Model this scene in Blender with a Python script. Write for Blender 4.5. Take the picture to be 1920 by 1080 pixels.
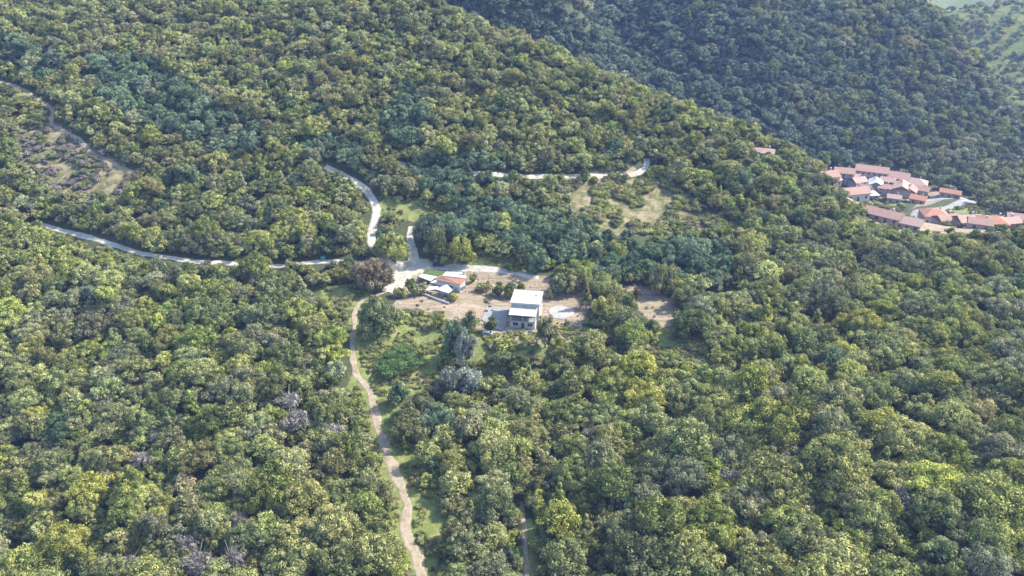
import bpy, bmesh, math, random
import numpy as np
from mathutils import Vector, Matrix
from mathutils.bvhtree import BVHTree

R = math.radians
scene = bpy.context.scene
for o in list(bpy.data.objects):
    bpy.data.objects.remove(o)
COL = scene.collection

# ------------------------------------------------------------------ camera
PITCH, CAM_Z, FPX = 28.0, 155.0, 1732.0          # focal length in pixels of a 1920 wide picture
cam_data = bpy.data.cameras.new('camera')
cam = bpy.data.objects.new('camera', cam_data)
COL.objects.link(cam)
cam.location = (0, 0, CAM_Z)
cam.rotation_euler = (R(90 - PITCH), 0, 0)
cam_data.sensor_width = 36.0
cam_data.lens = 36.0 * FPX / 1920.0
cam_data.clip_start = 1.0
cam_data.clip_end = 20000.0
scene.camera = cam

# ------------------------------------------------------------------ sky, sun, exposure
SUN_EL, SUN_AZ = 43.0, 17.0                       # azimuth counted from +x towards +y
world = bpy.data.worlds.new('World')
scene.world = world
world.use_nodes = True
wn = world.node_tree.nodes
wn.clear()
sky = wn.new('ShaderNodeTexSky')
sky.sky_type = 'NISHITA'
sky.sun_disc = False
sky.sun_elevation = R(SUN_EL)
sky.sun_rotation = R(90 - SUN_AZ)
sky.air_density = 1.2
bg = wn.new('ShaderNodeBackground')
bg.inputs['Strength'].default_value = 0.15
wo = wn.new('ShaderNodeOutputWorld')
world.node_tree.links.new(sky.outputs[0], bg.inputs[0])
world.node_tree.links.new(bg.outputs[0], wo.inputs[0])

sun_data = bpy.data.lights.new('sun', 'SUN')
sun_data.energy = 3.8
sun_data.angle = R(0.5)
sun_data.color = (1.0, 0.94, 0.82)
sun = bpy.data.objects.new('sun', sun_data)
COL.objects.link(sun)
sdir = Vector((math.cos(R(SUN_EL)) * math.cos(R(SUN_AZ)), math.cos(R(SUN_EL)) * math.sin(R(SUN_AZ)), math.sin(R(SUN_EL))))
sun.rotation_euler = (-sdir).to_track_quat('-Z', 'Y').to_euler()
sun.location = (200, 200, 400)

scene.view_settings.view_transform = 'Standard'
scene.view_settings.look = 'None'
scene.view_settings.gamma = 1.0
scene.view_settings.use_curve_mapping = False
scene.view_settings.exposure = 1.74
scene.cycles.max_bounces = 5
scene.cycles.diffuse_bounces = 3
scene.cycles.glossy_bounces = 2
scene.cycles.transmission_bounces = 2
scene.cycles.volume_bounces = 0
scene.cycles.use_denoising = True

# ------------------------------------------------------------------ small helpers
CP, SP = math.cos(R(PITCH)), math.sin(R(PITCH))

def ray(u, v):
    dx, dy = (u - 960.0) / FPX, -(v - 540.0) / FPX
    return Vector((dx, CP + dy * SP, -SP + dy * CP))

def project(x, y, z):
    """world point(s) to picture coordinates (1920 x 1080) and depth"""
    dz = z - CAM_Z
    depth = y * CP - dz * SP
    up = y * SP + dz * CP
    d = np.maximum(depth, 1.0)
    return 960 + FPX * x / d, 540 - FPX * up / d, depth

def tag(o, label=None, cat=None, group=None, kind=None):
    if label: o['label'] = label
    if cat: o['category'] = cat
    if group: o['group'] = group
    if kind: o['kind'] = kind
    return o

def empty(name, loc, rz=0.0):
    o = bpy.data.objects.new(name, None)
    COL.objects.link(o)
    o.location = loc
    o.rotation_euler = (0, 0, rz)
    return o

def link_mesh(name, me, mat=None, parent=None, loc=None):
    o = bpy.data.objects.new(name, me)
    COL.objects.link(o)
    if mat is not None and len(me.materials) == 0:
        me.materials.append(mat)
    if parent is not None:
        o.parent = parent
    if loc is not None:
        o.location = loc
    return o

def pymesh(name, verts, faces, mat=None, smooth=False):
    me = bpy.data.meshes.new(name)
    me.from_pydata([tuple(v) for v in verts], [], faces)
    if mat is not None:
        me.materials.append(mat)
    if smooth:
        me.polygons.foreach_set('use_smooth', [True] * len(me.polygons))
    me.update()
    return me

def nquads(name, V, mat, Fq=None, smooth=False, tone=None):
    """fast quad mesh; V (n,3), Fq (m,4)"""
    V = np.asarray(V, dtype=np.float32)
    if Fq is None:
        Fq = np.arange(len(V)).reshape(-1, 4)
    Fq = np.asarray(Fq, dtype=np.int32)
    me = bpy.data.meshes.new(name)
    me.vertices.add(len(V))
    me.vertices.foreach_set('co', V.ravel())
    k = Fq.shape[1]
    me.loops.add(Fq.size)
    me.loops.foreach_set('vertex_index', Fq.ravel())
    me.polygons.add(len(Fq))
    me.polygons.foreach_set('loop_start', np.arange(0, Fq.size, k, dtype=np.int32))
    me.polygons.foreach_set('loop_total', np.full(len(Fq), k, dtype=np.int32))
    if smooth:
        me.polygons.foreach_set('use_smooth', np.ones(len(Fq), dtype=bool))
    me.materials.append(mat)
    if tone is not None:
        a = me.attributes.new('tone', 'FLOAT', 'POINT')
        a.data.foreach_set('value', np.asarray(tone, dtype=np.float32))
    me.update(calc_edges=True)
    me.validate()
    return me

# value noise for the terrain and for placement
_rs = np.random.RandomState(7)
_NT = _rs.rand(256, 256)

def vnoise(x, y):
    x = np.asarray(x, dtype=float); y = np.asarray(y, dtype=float)
    xi = np.floor(x).astype(int); yi = np.floor(y).astype(int)
    fx = x - xi; fy = y - yi
    fx = fx * fx * (3 - 2 * fx); fy = fy * fy * (3 - 2 * fy)
    a = _NT[xi % 256, yi % 256]; b = _NT[(xi + 1) % 256, yi % 256]
    c = _NT[xi % 256, (yi + 1) % 256]; d = _NT[(xi + 1) % 256, (yi + 1) % 256]
    return (a * (1 - fx) + b * fx) * (1 - fy) + (c * (1 - fx) + d * fx) * fy

# ------------------------------------------------------------------ materials
def new_mat(name):
    m = bpy.data.materials.new(name)
    m.use_nodes = True
    nt = m.node_tree
    nt.nodes.clear()
    out = nt.nodes.new('ShaderNodeOutputMaterial')
    return m, nt, out

def N(nt, typ, **kw):
    n = nt.nodes.new(typ)
    for k, v in kw.items():
        setattr(n, k, v)
    return n

def noise(nt, scale, detail=4.0, rough=0.6, vec=None, dist=0.0):
    n = N(nt, 'ShaderNodeTexNoise')
    n.inputs['Scale'].default_value = scale
    n.inputs['Detail'].default_value = detail
    n.inputs['Roughness'].default_value = rough
    n.inputs['Distortion'].default_value = dist
    if vec is not None:
        nt.links.new(vec, n.inputs['Vector'])
    return n.outputs['Fac']

def ramp(nt, fac, stops):
    r = N(nt, 'ShaderNodeValToRGB')
    els = r.color_ramp.elements
    while len(els) < len(stops):
        els.new(0.5)
    for e, (p, c) in zip(els, stops):
        e.position = p
        e.color = (*c, 1) if len(c) == 3 else c
    nt.links.new(fac, r.inputs[0])
    return r.outputs[0]

def mixc(nt, fac, a, b, blend='MIX'):
    m = N(nt, 'ShaderNodeMix', data_type='RGBA', blend_type=blend)
    for sock, val in ((m.inputs[0], fac), (m.inputs[6], a), (m.inputs[7], b)):
        if isinstance(val, (int, float)):
            sock.default_value = val
        elif isinstance(val, tuple):
            sock.default_value = (*val, 1)
        else:
            nt.links.new(val, sock)
    return m.outputs[2]

def math_(nt, op, a, b=0.0, clamp=False):
    m = N(nt, 'ShaderNodeMath', operation=op, use_clamp=clamp)
    for sock, val in ((m.inputs[0], a), (m.inputs[1], b)):
        if isinstance(val, (int, float)):
            sock.default_value = val
        else:
            nt.links.new(val, sock)
    return m.outputs[0]

def attr(nt, name):
    a = N(nt, 'ShaderNodeAttribute', attribute_name=name)
    return a.outputs['Fac']

def surf(nt, out, color, rough=0.9, bump=None, bstr=0.4, bdist=0.1, spec=0.2):
    b = N(nt, 'ShaderNodeBsdfPrincipled')
    b.inputs['Roughness'].default_value = rough
    b.inputs['Specular IOR Level'].default_value = spec
    if isinstance(color, tuple):
        b.inputs['Base Color'].default_value = (*color, 1)
    else:
        nt.links.new(color, b.inputs['Base Color'])
    if bump is not None:
        bp = N(nt, 'ShaderNodeBump')
        bp.inputs['Strength'].default_value = bstr
        bp.inputs['Distance'].default_value = bdist
        nt.links.new(bump, bp.inputs['Height'])
        nt.links.new(bp.outputs[0], b.inputs['Normal'])
    nt.links.new(b.outputs[0], out.inputs[0])
    return b

def plain(name, c1, c2=None, scale=1.5, rough=0.85, coord='Object', bstr=0.15, spec=0.2):
    """weathered plain surface: two close colours mottled by noise"""
    m, nt, out = new_mat(name)
    tc = N(nt, 'ShaderNodeTexCoord')
    c2 = c2 or tuple(x * 0.75 for x in c1)
    f = noise(nt, scale, 5, 0.65, tc.outputs[coord])
    col = ramp(nt, f, [(0.32, c2), (0.66, c1)])
    surf(nt, out, col, rough, f, bstr, 0.05, spec)
    return m

def foliage_mat(name, dark, mid, light, warm=(0.19, 0.175, 0.065), trans=0.22):
    m, nt, out = new_mat(name)
    tc = N(nt, 'ShaderNodeTexCoord')
    geo = N(nt, 'ShaderNodeNewGeometry')
    info = N(nt, 'ShaderNodeObjectInfo')
    t = attr(nt, 'tone')
    f = noise(nt, 0.9, 3, 0.6, tc.outputs['Object'])
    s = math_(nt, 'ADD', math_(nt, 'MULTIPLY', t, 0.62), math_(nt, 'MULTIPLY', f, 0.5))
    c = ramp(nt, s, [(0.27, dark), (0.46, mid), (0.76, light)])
    # woods change kind and colour over tens of metres
    big = noise(nt, 0.011, 3, 0.6, geo.outputs['Position'])
    c = mixc(nt, ramp(nt, big, [(0.52, (0, 0, 0)), (0.70, (0.4, 0.4, 0.4))]), c, mixc(nt, 0.5, c, (0.06, 0.125, 0.075)))
    big2 = noise(nt, 0.02, 3, 0.6, info.outputs['Location'])
    c = mixc(nt, ramp(nt, big2, [(0.54, (0, 0, 0)), (0.72, (0.3, 0.3, 0.3))]), c, warm)
    # no two trees quite alike
    hsv = N(nt, 'ShaderNodeHueSaturation')
    rnd = info.outputs['Random']
    nt.links.new(math_(nt, 'ADD', math_(nt, 'MULTIPLY', rnd, 0.026), 0.466), hsv.inputs['Hue'])
    nt.links.new(math_(nt, 'ADD', math_(nt, 'MULTIPLY', math_(nt, 'FRACT', math_(nt, 'MULTIPLY', rnd, 17.3)), 0.55), 0.75), hsv.inputs['Value'])
    nt.links.new(math_(nt, 'ADD', math_(nt, 'MULTIPLY', math_(nt, 'FRACT', math_(nt, 'MULTIPLY', rnd, 43.7)), 0.25), 0.76), hsv.inputs['Saturation'])
    nt.links.new(c, hsv.inputs['Color'])
    c = hsv.outputs[0]
    d = N(nt, 'ShaderNodeBsdfDiffuse')
    tr = N(nt, 'ShaderNodeBsdfTranslucent')
    nt.links.new(c, d.inputs[0]); nt.links.new(c, tr.inputs[0])
    mx = N(nt, 'ShaderNodeMixShader')
    mx.inputs[0].default_value = trans
    nt.links.new(d.outputs[0], mx.inputs[1]); nt.links.new(tr.outputs[0], mx.inputs[2])
    nt.links.new(mx.outputs[0], out.inputs[0])
    return m

FOL = {
    'mid green':     foliage_mat('foliage_mid_green',  (0.035, 0.058, 0.016), (0.15, 0.195, 0.048), (0.33, 0.37, 0.10)),
    'olive green':   foliage_mat('foliage_olive',      (0.042, 0.055, 0.018), (0.17, 0.19, 0.06), (0.34, 0.345, 0.115)),
    'dark green':    foliage_mat('foliage_dark',       (0.025, 0.045, 0.017), (0.095, 0.135, 0.042), (0.22, 0.265, 0.08)),
    'yellow-green':  foliage_mat('foliage_yellow',     (0.055, 0.08, 0.016),  (0.21, 0.25, 0.05), (0.40, 0.42, 0.10)),
    'grey-green':    foliage_mat('foliage_grey',       (0.045, 0.06, 0.03), (0.145, 0.17, 0.075), (0.30, 0.32, 0.15)),
}
M_TEAL = foliage_mat('foliage_blue_green', (0.022, 0.045, 0.026), (0.085, 0.145, 0.07), (0.19, 0.27, 0.135), warm=(0.10, 0.15, 0.08))
M_FARSHADE = foliage_mat('foliage_far_shade', (0.014, 0.03, 0.022), (0.07, 0.11, 0.066), (0.22, 0.285, 0.16), warm=(0.06, 0.085, 0.05))  # shade of the far slope put into darker, bluer leaf colours
M_MAUVE = foliage_mat('foliage_dry_mauve', (0.06, 0.05, 0.045), (0.14, 0.12, 0.105), (0.24, 0.205, 0.18), warm=(0.17, 0.13, 0.12), trans=0.05)
M_LUSH = foliage_mat('foliage_lush', (0.03, 0.065, 0.015), (0.075, 0.15, 0.035), (0.15, 0.25, 0.06), warm=(0.08, 0.16, 0.05))
M_SILVER = foliage_mat('foliage_silver', (0.06, 0.075, 0.055), (0.15, 0.18, 0.13), (0.29, 0.32, 0.24), warm=(0.22, 0.23, 0.18))
M_BROWN = foliage_mat('foliage_brown', (0.06, 0.045, 0.018), (0.19, 0.155, 0.065), (0.36, 0.30, 0.13), warm=(0.22, 0.16, 0.08))
M_DRY = foliage_mat('foliage_dry_grey', (0.07, 0.068, 0.055), (0.17, 0.16, 0.13), (0.29, 0.27, 0.225), warm=(0.28, 0.25, 0.22), trans=0.05)
M_DRYYEL = foliage_mat('foliage_dry_yellow', (0.09, 0.085, 0.03), (0.28, 0.27, 0.09), (0.46, 0.42, 0.16), warm=(0.32, 0.27, 0.12), trans=0.1)
M_BARK = plain('bark', (0.12, 0.09, 0.065), (0.05, 0.04, 0.03), 3.0)
M_GRASS = foliage_mat('undergrowth_leaves', (0.07, 0.09, 0.025), (0.17, 0.20, 0.05), (0.28, 0.29, 0.085), trans=0.1)
M_SCRUB = foliage_mat('dry_scrub_leaves', (0.07, 0.065, 0.035), (0.15, 0.14, 0.075), (0.25, 0.22, 0.12), warm=(0.16, 0.14, 0.09), trans=0.1)

M_WHITE = plain('white_render', (0.43, 0.42, 0.41), (0.28, 0.27, 0.265), 0.6)
M_WHITEROOF = plain('white_roof_screed', (0.46, 0.45, 0.42), (0.27, 0.26, 0.24), 0.4)
M_GREYROOF = plain('grey_corrugated_sheet', (0.42, 0.41, 0.39), (0.28, 0.26, 0.24), 1.3, 0.6)
M_PALESHEET = plain('pale_corrugated_sheet', (0.44, 0.45, 0.46), (0.32, 0.33, 0.34), 0.9, 0.55)
M_PINKROOF = plain('weathered_pink_roof', (0.42, 0.35, 0.31), (0.28, 0.24, 0.22), 0.8)
M_CONC = plain('concrete', (0.24, 0.23, 0.22), (0.16, 0.155, 0.15), 0.4)
M_PALECONC = plain('pale_worn_concrete', (0.30, 0.285, 0.26), (0.21, 0.20, 0.18), 0.35)
M_STONE = plain('dry_stone', (0.38, 0.34, 0.29), (0.22, 0.19, 0.16), 2.0)
M_WOOD = plain('brown_wood', (0.12, 0.075, 0.045), (0.06, 0.04, 0.028), 5.0)
M_GLASS = plain('window_glass', (0.03, 0.035, 0.045), (0.02, 0.024, 0.03), 1.0, 0.15, bstr=0.0, spec=0.5)
M_BLUEDOOR = plain('blue_painted_door', (0.20, 0.25, 0.42), (0.14, 0.18, 0.32), 4.0, 0.6)
M_GREENNET = plain('green_shade_net', (0.075, 0.12, 0.03), (0.035, 0.06, 0.02), 1.2)
M_TEALBIN = plain('teal_plastic', (0.05, 0.22, 0.17), (0.04, 0.16, 0.13), 2.0, 0.5)
M_CARPAINT = plain('dark_blue_car_paint', (0.03, 0.04, 0.09), (0.025, 0.03, 0.07), 1.0, 0.3, bstr=0.0, spec=0.5)
M_RUBBER = plain('black_rubber', (0.02, 0.02, 0.02), None, 4.0)
M_METAL = plain('dull_metal', (0.35, 0.35, 0.36), (0.25, 0.25, 0.26), 4.0, 0.45)

def tile_mat(name, c1, c2, axis='X'):
    """clay tiles: rows of half round pantiles as fine relief, mottled by age"""
    m, nt, out = new_mat(name)
    tc = N(nt, 'ShaderNodeTexCoord')
    w = N(nt, 'ShaderNodeTexWave', wave_type='BANDS', bands_direction=axis)
    w.inputs['Scale'].default_value = 1.3
    w.inputs['Distortion'].default_value = 0.3
    nt.links.new(tc.outputs['Object'], w.inputs['Vector'])
    f = noise(nt, 1.6, 5, 0.7, tc.outputs['Object'])
    col = ramp(nt, f, [(0.3, c2), (0.7, c1)])
    surf(nt, out, col, 0.85, w.outputs['Fac'], 0.5, 0.06)
    return m

M_ORANGE = tile_mat('orange_clay_tiles', (0.40, 0.19, 0.12), (0.24, 0.125, 0.085))
M_REDTILE = tile_mat('pale_red_clay_tiles', (0.35, 0.21, 0.17), (0.20, 0.13, 0.105))
M_PINKTILE = tile_mat('faded_pink_clay_tiles', (0.38, 0.26, 0.215), (0.23, 0.16, 0.135))

def dirt_mat(name, pale, mid, dark, s=0.35, weed=(0.115, 0.12, 0.045)):
    m, nt, out = new_mat(name)
    geo = N(nt, 'ShaderNodeNewGeometry')
    p = geo.outputs['Position']
    f1 = noise(nt, s, 6, 0.65, p, 0.4)
    f2 = noise(nt, s * 8, 4, 0.7, p)
    c = ramp(nt, f1, [(0.3, dark), (0.5, mid), (0.68, pale)])
    c = mixc(nt, math_(nt, 'MULTIPLY', f2, 0.35), c, dark)
    # worn wheel lines, a weedy middle and ragged verges
    ac = attr(nt, 'across')
    f3 = noise(nt, 0.8, 5, 0.7, p)
    e = math_(nt, 'ABSOLUTE', math_(nt, 'SUBTRACT', math_(nt, 'MULTIPLY', ac, 2.0), 1.0))
    es = math_(nt, 'ADD', e, math_(nt, 'MULTIPLY', math_(nt, 'SUBTRACT', f3, 0.5), 1.3))
    c = mixc(nt, ramp(nt, es, [(0.72, (0, 0, 0)), (0.95, (0.85, 0.85, 0.85))]), c, weed)
    mid_ = math_(nt, 'ADD', math_(nt, 'SUBTRACT', 0.22, e), math_(nt, 'MULTIPLY', math_(nt, 'SUBTRACT', f3, 0.5), 0.9))
    c = mixc(nt, ramp(nt, mid_, [(0.12, (0, 0, 0)), (0.3, (0.5, 0.5, 0.5))]), c, weed)
    surf(nt, out, c, 0.95, f2, 0.5, 0.15)
    return m

M_ROAD = dirt_mat('pale_gravel_road', (0.46, 0.42, 0.37), (0.39, 0.35, 0.30), (0.24, 0.205, 0.16))
M_TRACK = dirt_mat('dirt_track', (0.34, 0.285, 0.22), (0.27, 0.215, 0.155), (0.15, 0.125, 0.075), 0.5)
M_GREYROAD = dirt_mat('grey_village_road', (0.29, 0.28, 0.275), (0.24, 0.23, 0.225), (0.19, 0.18, 0.175), 0.3)

# ------------------------------------------------------------------ terrain
ctrl = []          # (x, y, z)

def cz(u, v, z):   # where the ray through (u, v) meets height z
    d = ray(u, v)
    t = (z - CAM_Z) / d.z
    ctrl.append((d.x * t, d.y * t, z))

def cd(u, v, dist):
    d = ray(u, v).normalized() * dist
    ctrl.append((d.x, d.y, CAM_Z + d.z))
    return ctrl[-1]

def cw(x, y, z):
    ctrl.append((x, y, z))

# near wooded slope
for a in [(0, 1080, -22), (400, 1080, -12), (960, 1080, -12), (1500, 1080, -3), (1920, 1080, 0),
          (0, 850, -18), (350, 850, -9), (720, 850, -8), (1200, 850, -5), (1600, 850, -2), (1920, 850, 0),
          (0, 680, -8), (350, 680, -3), (680, 700, -4), (1100, 700, -2), (1500, 680, 0), (1920, 650, 0),
          (0, 540, 0), (300, 540, 1), (620, 560, 1), (820, 560, 1.5), (960, 600, 0), (1060, 590, 0.3),
          (1220, 580, 0.5), (1500, 520, 2), (1920, 500, 1), (1300, 480, 3), (1700, 440, 2)]:
    cz(*a)
# middle: junction and roads
for a in [(780, 495, 4), (900, 510, 3), (450, 500, 3), (270, 478, 5), (100, 430, 8), (700, 380, 14), (640, 325, 20),
          (1050, 430, 8), (950, 330, 19), (1210, 310, 18), (1400, 400, 8), (250, 325, 20), (100, 200, 34),
          (0, 155, 40), (0, 300, 22), (450, 250, 30), (450, 100, 47), (900, 200, 35), (850, 90, 49), (0, 0, 58),
          (400, 0, 60), (650, 330, 19), (1100, 230, 28)]:
    cz(*a)
# crest of the near hill, and the drop beyond it
for (u, v, z) in [(780, 0, 62), (1000, 105, 46), (1220, 200, 31), (1340, 262, 23), (1520, 335, 12), (1640, 412, 3), (1920, 432, -1)]:
    d = ray(u, v)
    t = (z - CAM_Z) / d.z
    p = d * t
    cw(p.x, p.y, z)
    h = Vector((p.x, p.y, 0)).normalized()
    q = p + h * 60
    cw(q.x, q.y, z - 26)
    q = p + h * 140
    cw(q.x, q.y, z - 72)
# valley floor with the village, shaded slope beyond
for (u, v, dd) in [(1600, 345, 640), (1720, 355, 650), (1740, 400, 600), (1900, 410, 600), (1830, 375, 640), (1900, 350, 680),
                   (1150, 190, 620), (1300, 290, 600), (1330, 230, 625), (1500, 290, 640), (950, 10, 735), (1050, 40, 715), (1150, 100, 690),
                   (1300, 100, 675), (1450, 100, 680), (1450, 200, 660), (1600, 240, 690), (1750, 290, 710), (1300, 0, 715), (1450, 0, 730), (1580, 80, 740), (1600, 0, 790),
                   (1700, 150, 760), (1880, 290, 760), (1750, 0, 860), (1790, 60, 840), (1850, 135, 820), (1925, 225, 800)]:
    cd(u, v, dd)
# outside the picture
for a in [(-400, 1080, -30), (2300, 1080, 0), (2350, 700, 0), (-450, 500, 8), (-400, 150, 42), (960, 1500, -18)]:
    cz(*a)
for a in [(0, -200, -40), (-500, -100, -60), (500, -100, -30), (-900, 400, 20), (-700, 800, 130), (-200, 800, 130),
          (0, 620, 92), (-500, 620, 100), (200, 1100, 60), (500, 1300, 70), (-300, 1500, 160), (900, 200, -60), (1300, 500, -60), (1100, 1000, 0)]:
    cw(*a)

P = np.array(ctrl)
SC = 300.0
def U2(r2):
    return 0.5 * r2 * np.log(r2 + 1e-9)
XY = P[:, :2] / SC
K = U2(((XY[:, None] - XY[None]) ** 2).sum(-1)) + np.eye(len(P)) * 0.0006
Q = np.hstack([np.ones((len(P), 1)), XY])
A = np.block([[K, Q], [Q.T, np.zeros((3, 3))]])
sol = np.linalg.solve(A, np.concatenate([P[:, 2], np.zeros(3)]))
WT, AT = sol[:-3], sol[-3:]

def height(x, y):
    x = np.asarray(x, float); y = np.asarray(y, float)
    sh = x.shape
    q = np.stack([x.ravel(), y.ravel()], 1) / SC
    z = np.empty(len(q))
    for i in range(0, len(q), 20000):
        s = q[i:i + 20000]
        z[i:i + 20000] = U2(((s[:, None] - XY[None]) ** 2).sum(-1)) @ WT + AT[0] + s @ AT[1:]
    z = z.reshape(sh)
    # beyond the crest of the shaded slope, on the right: the land drops, a sunny hill rises, then a far one
    az = np.arctan2(x, np.maximum(y, 1.0)); hd = np.hypot(x, y)
    beyond = hd - np.interp(az, CREST[0], CREST[1])
    side = np.clip((az - AZ0) / 0.05, 0, 1)
    h2 = np.where(hd < 1290, -122 + (hd - 930) * 0.165, -62 - (hd - 1290) * 0.5)
    h2 = np.maximum(h2, -290 + (hd - 1700) * 0.12)
    drop = np.maximum(z - 0.95 * beyond, h2)
    sel = (beyond > 0) & (y > 200)
    z = np.where(sel, z * (1 - side) + drop * side, z)
    # rolling relief: small near the houses, gullies on the far slopes
    far = np.clip((y - 330) / 250, 0, 1)
    z = z + (vnoise(x / 17 + 3, y / 17) - 0.5) * (1.6 + 2 * far) + (vnoise(x / 60, y / 60 + 9) - 0.5) * (3.0 + 7 * far) + (vnoise(x / 42 + 5, y / 90) - 0.5) * 22 * np.clip((y - 600) / 80, 0, 1)
    # level yard round the houses
    for (cx, cy, z0, rx, ry) in PADS:
        w = np.clip(1.6 - np.sqrt(((x - cx) / rx) ** 2 + ((y - cy) / ry) ** 2), 0, 0.6) / 0.6
        w = w * w * (3 - 2 * w)
        z = z * (1 - w) + z0 * w
    # far outside the modelled valley the land settles
    dist = np.sqrt(x ** 2 + (y - 400) ** 2)
    w = np.clip((dist - 2100) / 900, 0, 1)
    return np.clip(z, -260, 330) * (1 - w) + (-60) * w

def _polar(u, v, dd):
    p = ray(u, v).normalized() * dd
    return math.atan2(p.x, p.y), math.hypot(p.x, p.y)
_cr = sorted(_polar(*a) for a in [(1580, -40, 880), (1728, 0, 860), (1768, 60, 840), (1828, 135, 820), (1905, 225, 800), (2100, 400, 740)])
CREST = ([a[0] for a in _cr], [a[1] for a in _cr])
AZ0 = _polar(1640, 0, 800)[0]
PADS = [(8, 268, 0.0, 26, 16), (-30, 290, 1.8, 17, 14), (48, 276, 0.6, 16, 15)]

def axis(core0, core1, step, lo, hi, g=1.07):
    a = list(np.arange(core0, core1 + step / 2, step))
    s = step
    while a[-1] < hi:
        s *= g; a.append(a[-1] + s)
    s = step
    while a[0] > lo:
        s *= g; a.insert(0, a[0] - s)
    return np.array(a)

gx = axis(-170, 170, 2.0, -7000, 7000)
gy = axis(110, 420, 2.0, -5000, 9000, 1.05)
GX, GY = np.meshgrid(gx, gy)
GZ = height(GX, GY)
nx_, ny_ = len(gx), len(gy)
V = np.stack([GX.ravel(), GY.ravel(), GZ.ravel()], 1)
ii, jj = np.meshgrid(np.arange(nx_ - 1), np.arange(ny_ - 1))
b0 = (jj * nx_ + ii).ravel()
F = np.stack([b0, b0 + 1, b0 + nx_ + 1, b0 + nx_], 1)
BVH = BVHTree.FromPolygons([tuple(v) for v in V], [tuple(f) for f in np.concatenate([F[:, [0, 1, 2]], F[:, [0, 2, 3]]])])

def ground_z(x, y):
    h = BVH.ray_cast(Vector((x, y, 1000)), Vector((0, 0, -1)))
    return h[0].z if h[0] is not None else 0.0

def at(u, v):
    """the place on the ground seen at picture point (u, v)"""
    h = BVH.ray_cast(Vector((0, 0, CAM_Z)), ray(u, v).normalized())
    return h[0].copy() if h[0] is not None else Vector((0, 3000, 0))

def inside(px, py, poly):
    px = np.asarray(px); py = np.asarray(py)
    r = np.zeros(px.shape, bool)
    n = len(poly)
    for i in range(n):
        x1, y1 = poly[i]; x2, y2 = poly[(i + 1) % n]
        c = ((y1 > py) != (y2 > py))
        xx = (x2 - x1) * (py - y1) / ((y2 - y1) if y2 != y1 else 1e-9) + x1
        r ^= c & (px < xx)
    return r

def dist_poly_edge(px, py, poly):
    d = np.full(px.shape, 1e9)
    n = len(poly)
    for i in range(n):
        a = np.array(poly[i]); b = np.array(poly[(i + 1) % n])
        ab = b - a
        t = np.clip(((px - a[0]) * ab[0] + (py - a[1]) * ab[1]) / (ab @ ab + 1e-9), 0, 1)
        d = np.minimum(d, np.hypot(px - a[0] - t * ab[0], py - a[1] - t * ab[1]))
    return d

# open ground, outlined where it shows
DIRT = [
    [(735, 545), (745, 520), (800, 498), (900, 500), (1010, 515), (1100, 540), (1110, 575), (1075, 625), (1040, 650), (940, 640), (900, 615), (830, 590), (740, 580)],
    [(1160, 535), (1200, 530), (1235, 545), (1275, 565), (1262, 612), (1225, 612), (1200, 590), (1165, 555)],
    [(1170, 300), (1205, 330), (1100, 335), (1120, 300)],
    [(1525, 332), (1600, 315), (1740, 345), (1790, 368), (1720, 392), (1690, 362), (1640, 366), (1600, 380), (1560, 352)],
    [(1640, 400), (1700, 395), (1720, 412), (1800, 402), (1925, 412), (1925, 436), (1690, 440), (1630, 418)],
]
GRASS = [
    [(600, 535), (690, 535), (690, 575), (600, 575)],
    [(655, 590), (730, 585), (840, 590), (835, 650), (850, 720), (740, 740), (660, 720)],
    [(660, 720), (740, 730), (760, 800), (830, 920), (850, 1000), (850, 1090), (740, 1090), (730, 960), (690, 850)],
    [(1225, 615), (1330, 615), (1335, 690), (1240, 690)],
    [(700, 370), (850, 375), (840, 410), (740, 420), (705, 400)],
    [(830, 640), (1120, 610), (1060, 680), (900, 700)],
    [(970, 960), (1010, 960), (1015, 1090), (975, 1090)],
    [(820, 480), (1000, 470), (1000, 512), (830, 502)],
    [(1600, 376), (1645, 362), (1690, 366), (1700, 382), (1640, 398), (1615, 394)],
    [(1740, 404), (1820, 386), (1870, 392), (1900, 405), (1800, 408)],
]
SPARSE = [
    [(1020, 350), (1120, 320), (1250, 335), (1380, 430), (1330, 440), (1150, 440), (1060, 400)],
    [(15, 225), (100, 230), (260, 330), (270, 385), (110, 385), (20, 320)],
    [(870, 130), (960, 120), (980, 200), (880, 215)],
    [(1620, 360), (1700, 365), (1680, 385), (1620, 385)],
    [(1760, 400), (1850, 385), (1900, 400)],
]

def world_poly(pp):
    """picture outline to ground outline"""
    return [(q.x, q.y) for q in (at(u, v) for (u, v) in pp)]

def cover(polys, soft=3.0, wob=2.5):
    m = np.zeros(GX.shape)
    for pp in polys:
        w = world_poly(pp)
        ins = inside(GX, GY, w)
        d = dist_poly_edge(GX, GY, w)
        sd = np.where(ins, d, -d) + (vnoise(GX / 4.0, GY / 4.0) - 0.5) * 2 * wob
        m = np.maximum(m, np.clip(sd / soft + 0.5, 0, 1))
    return m

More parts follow.
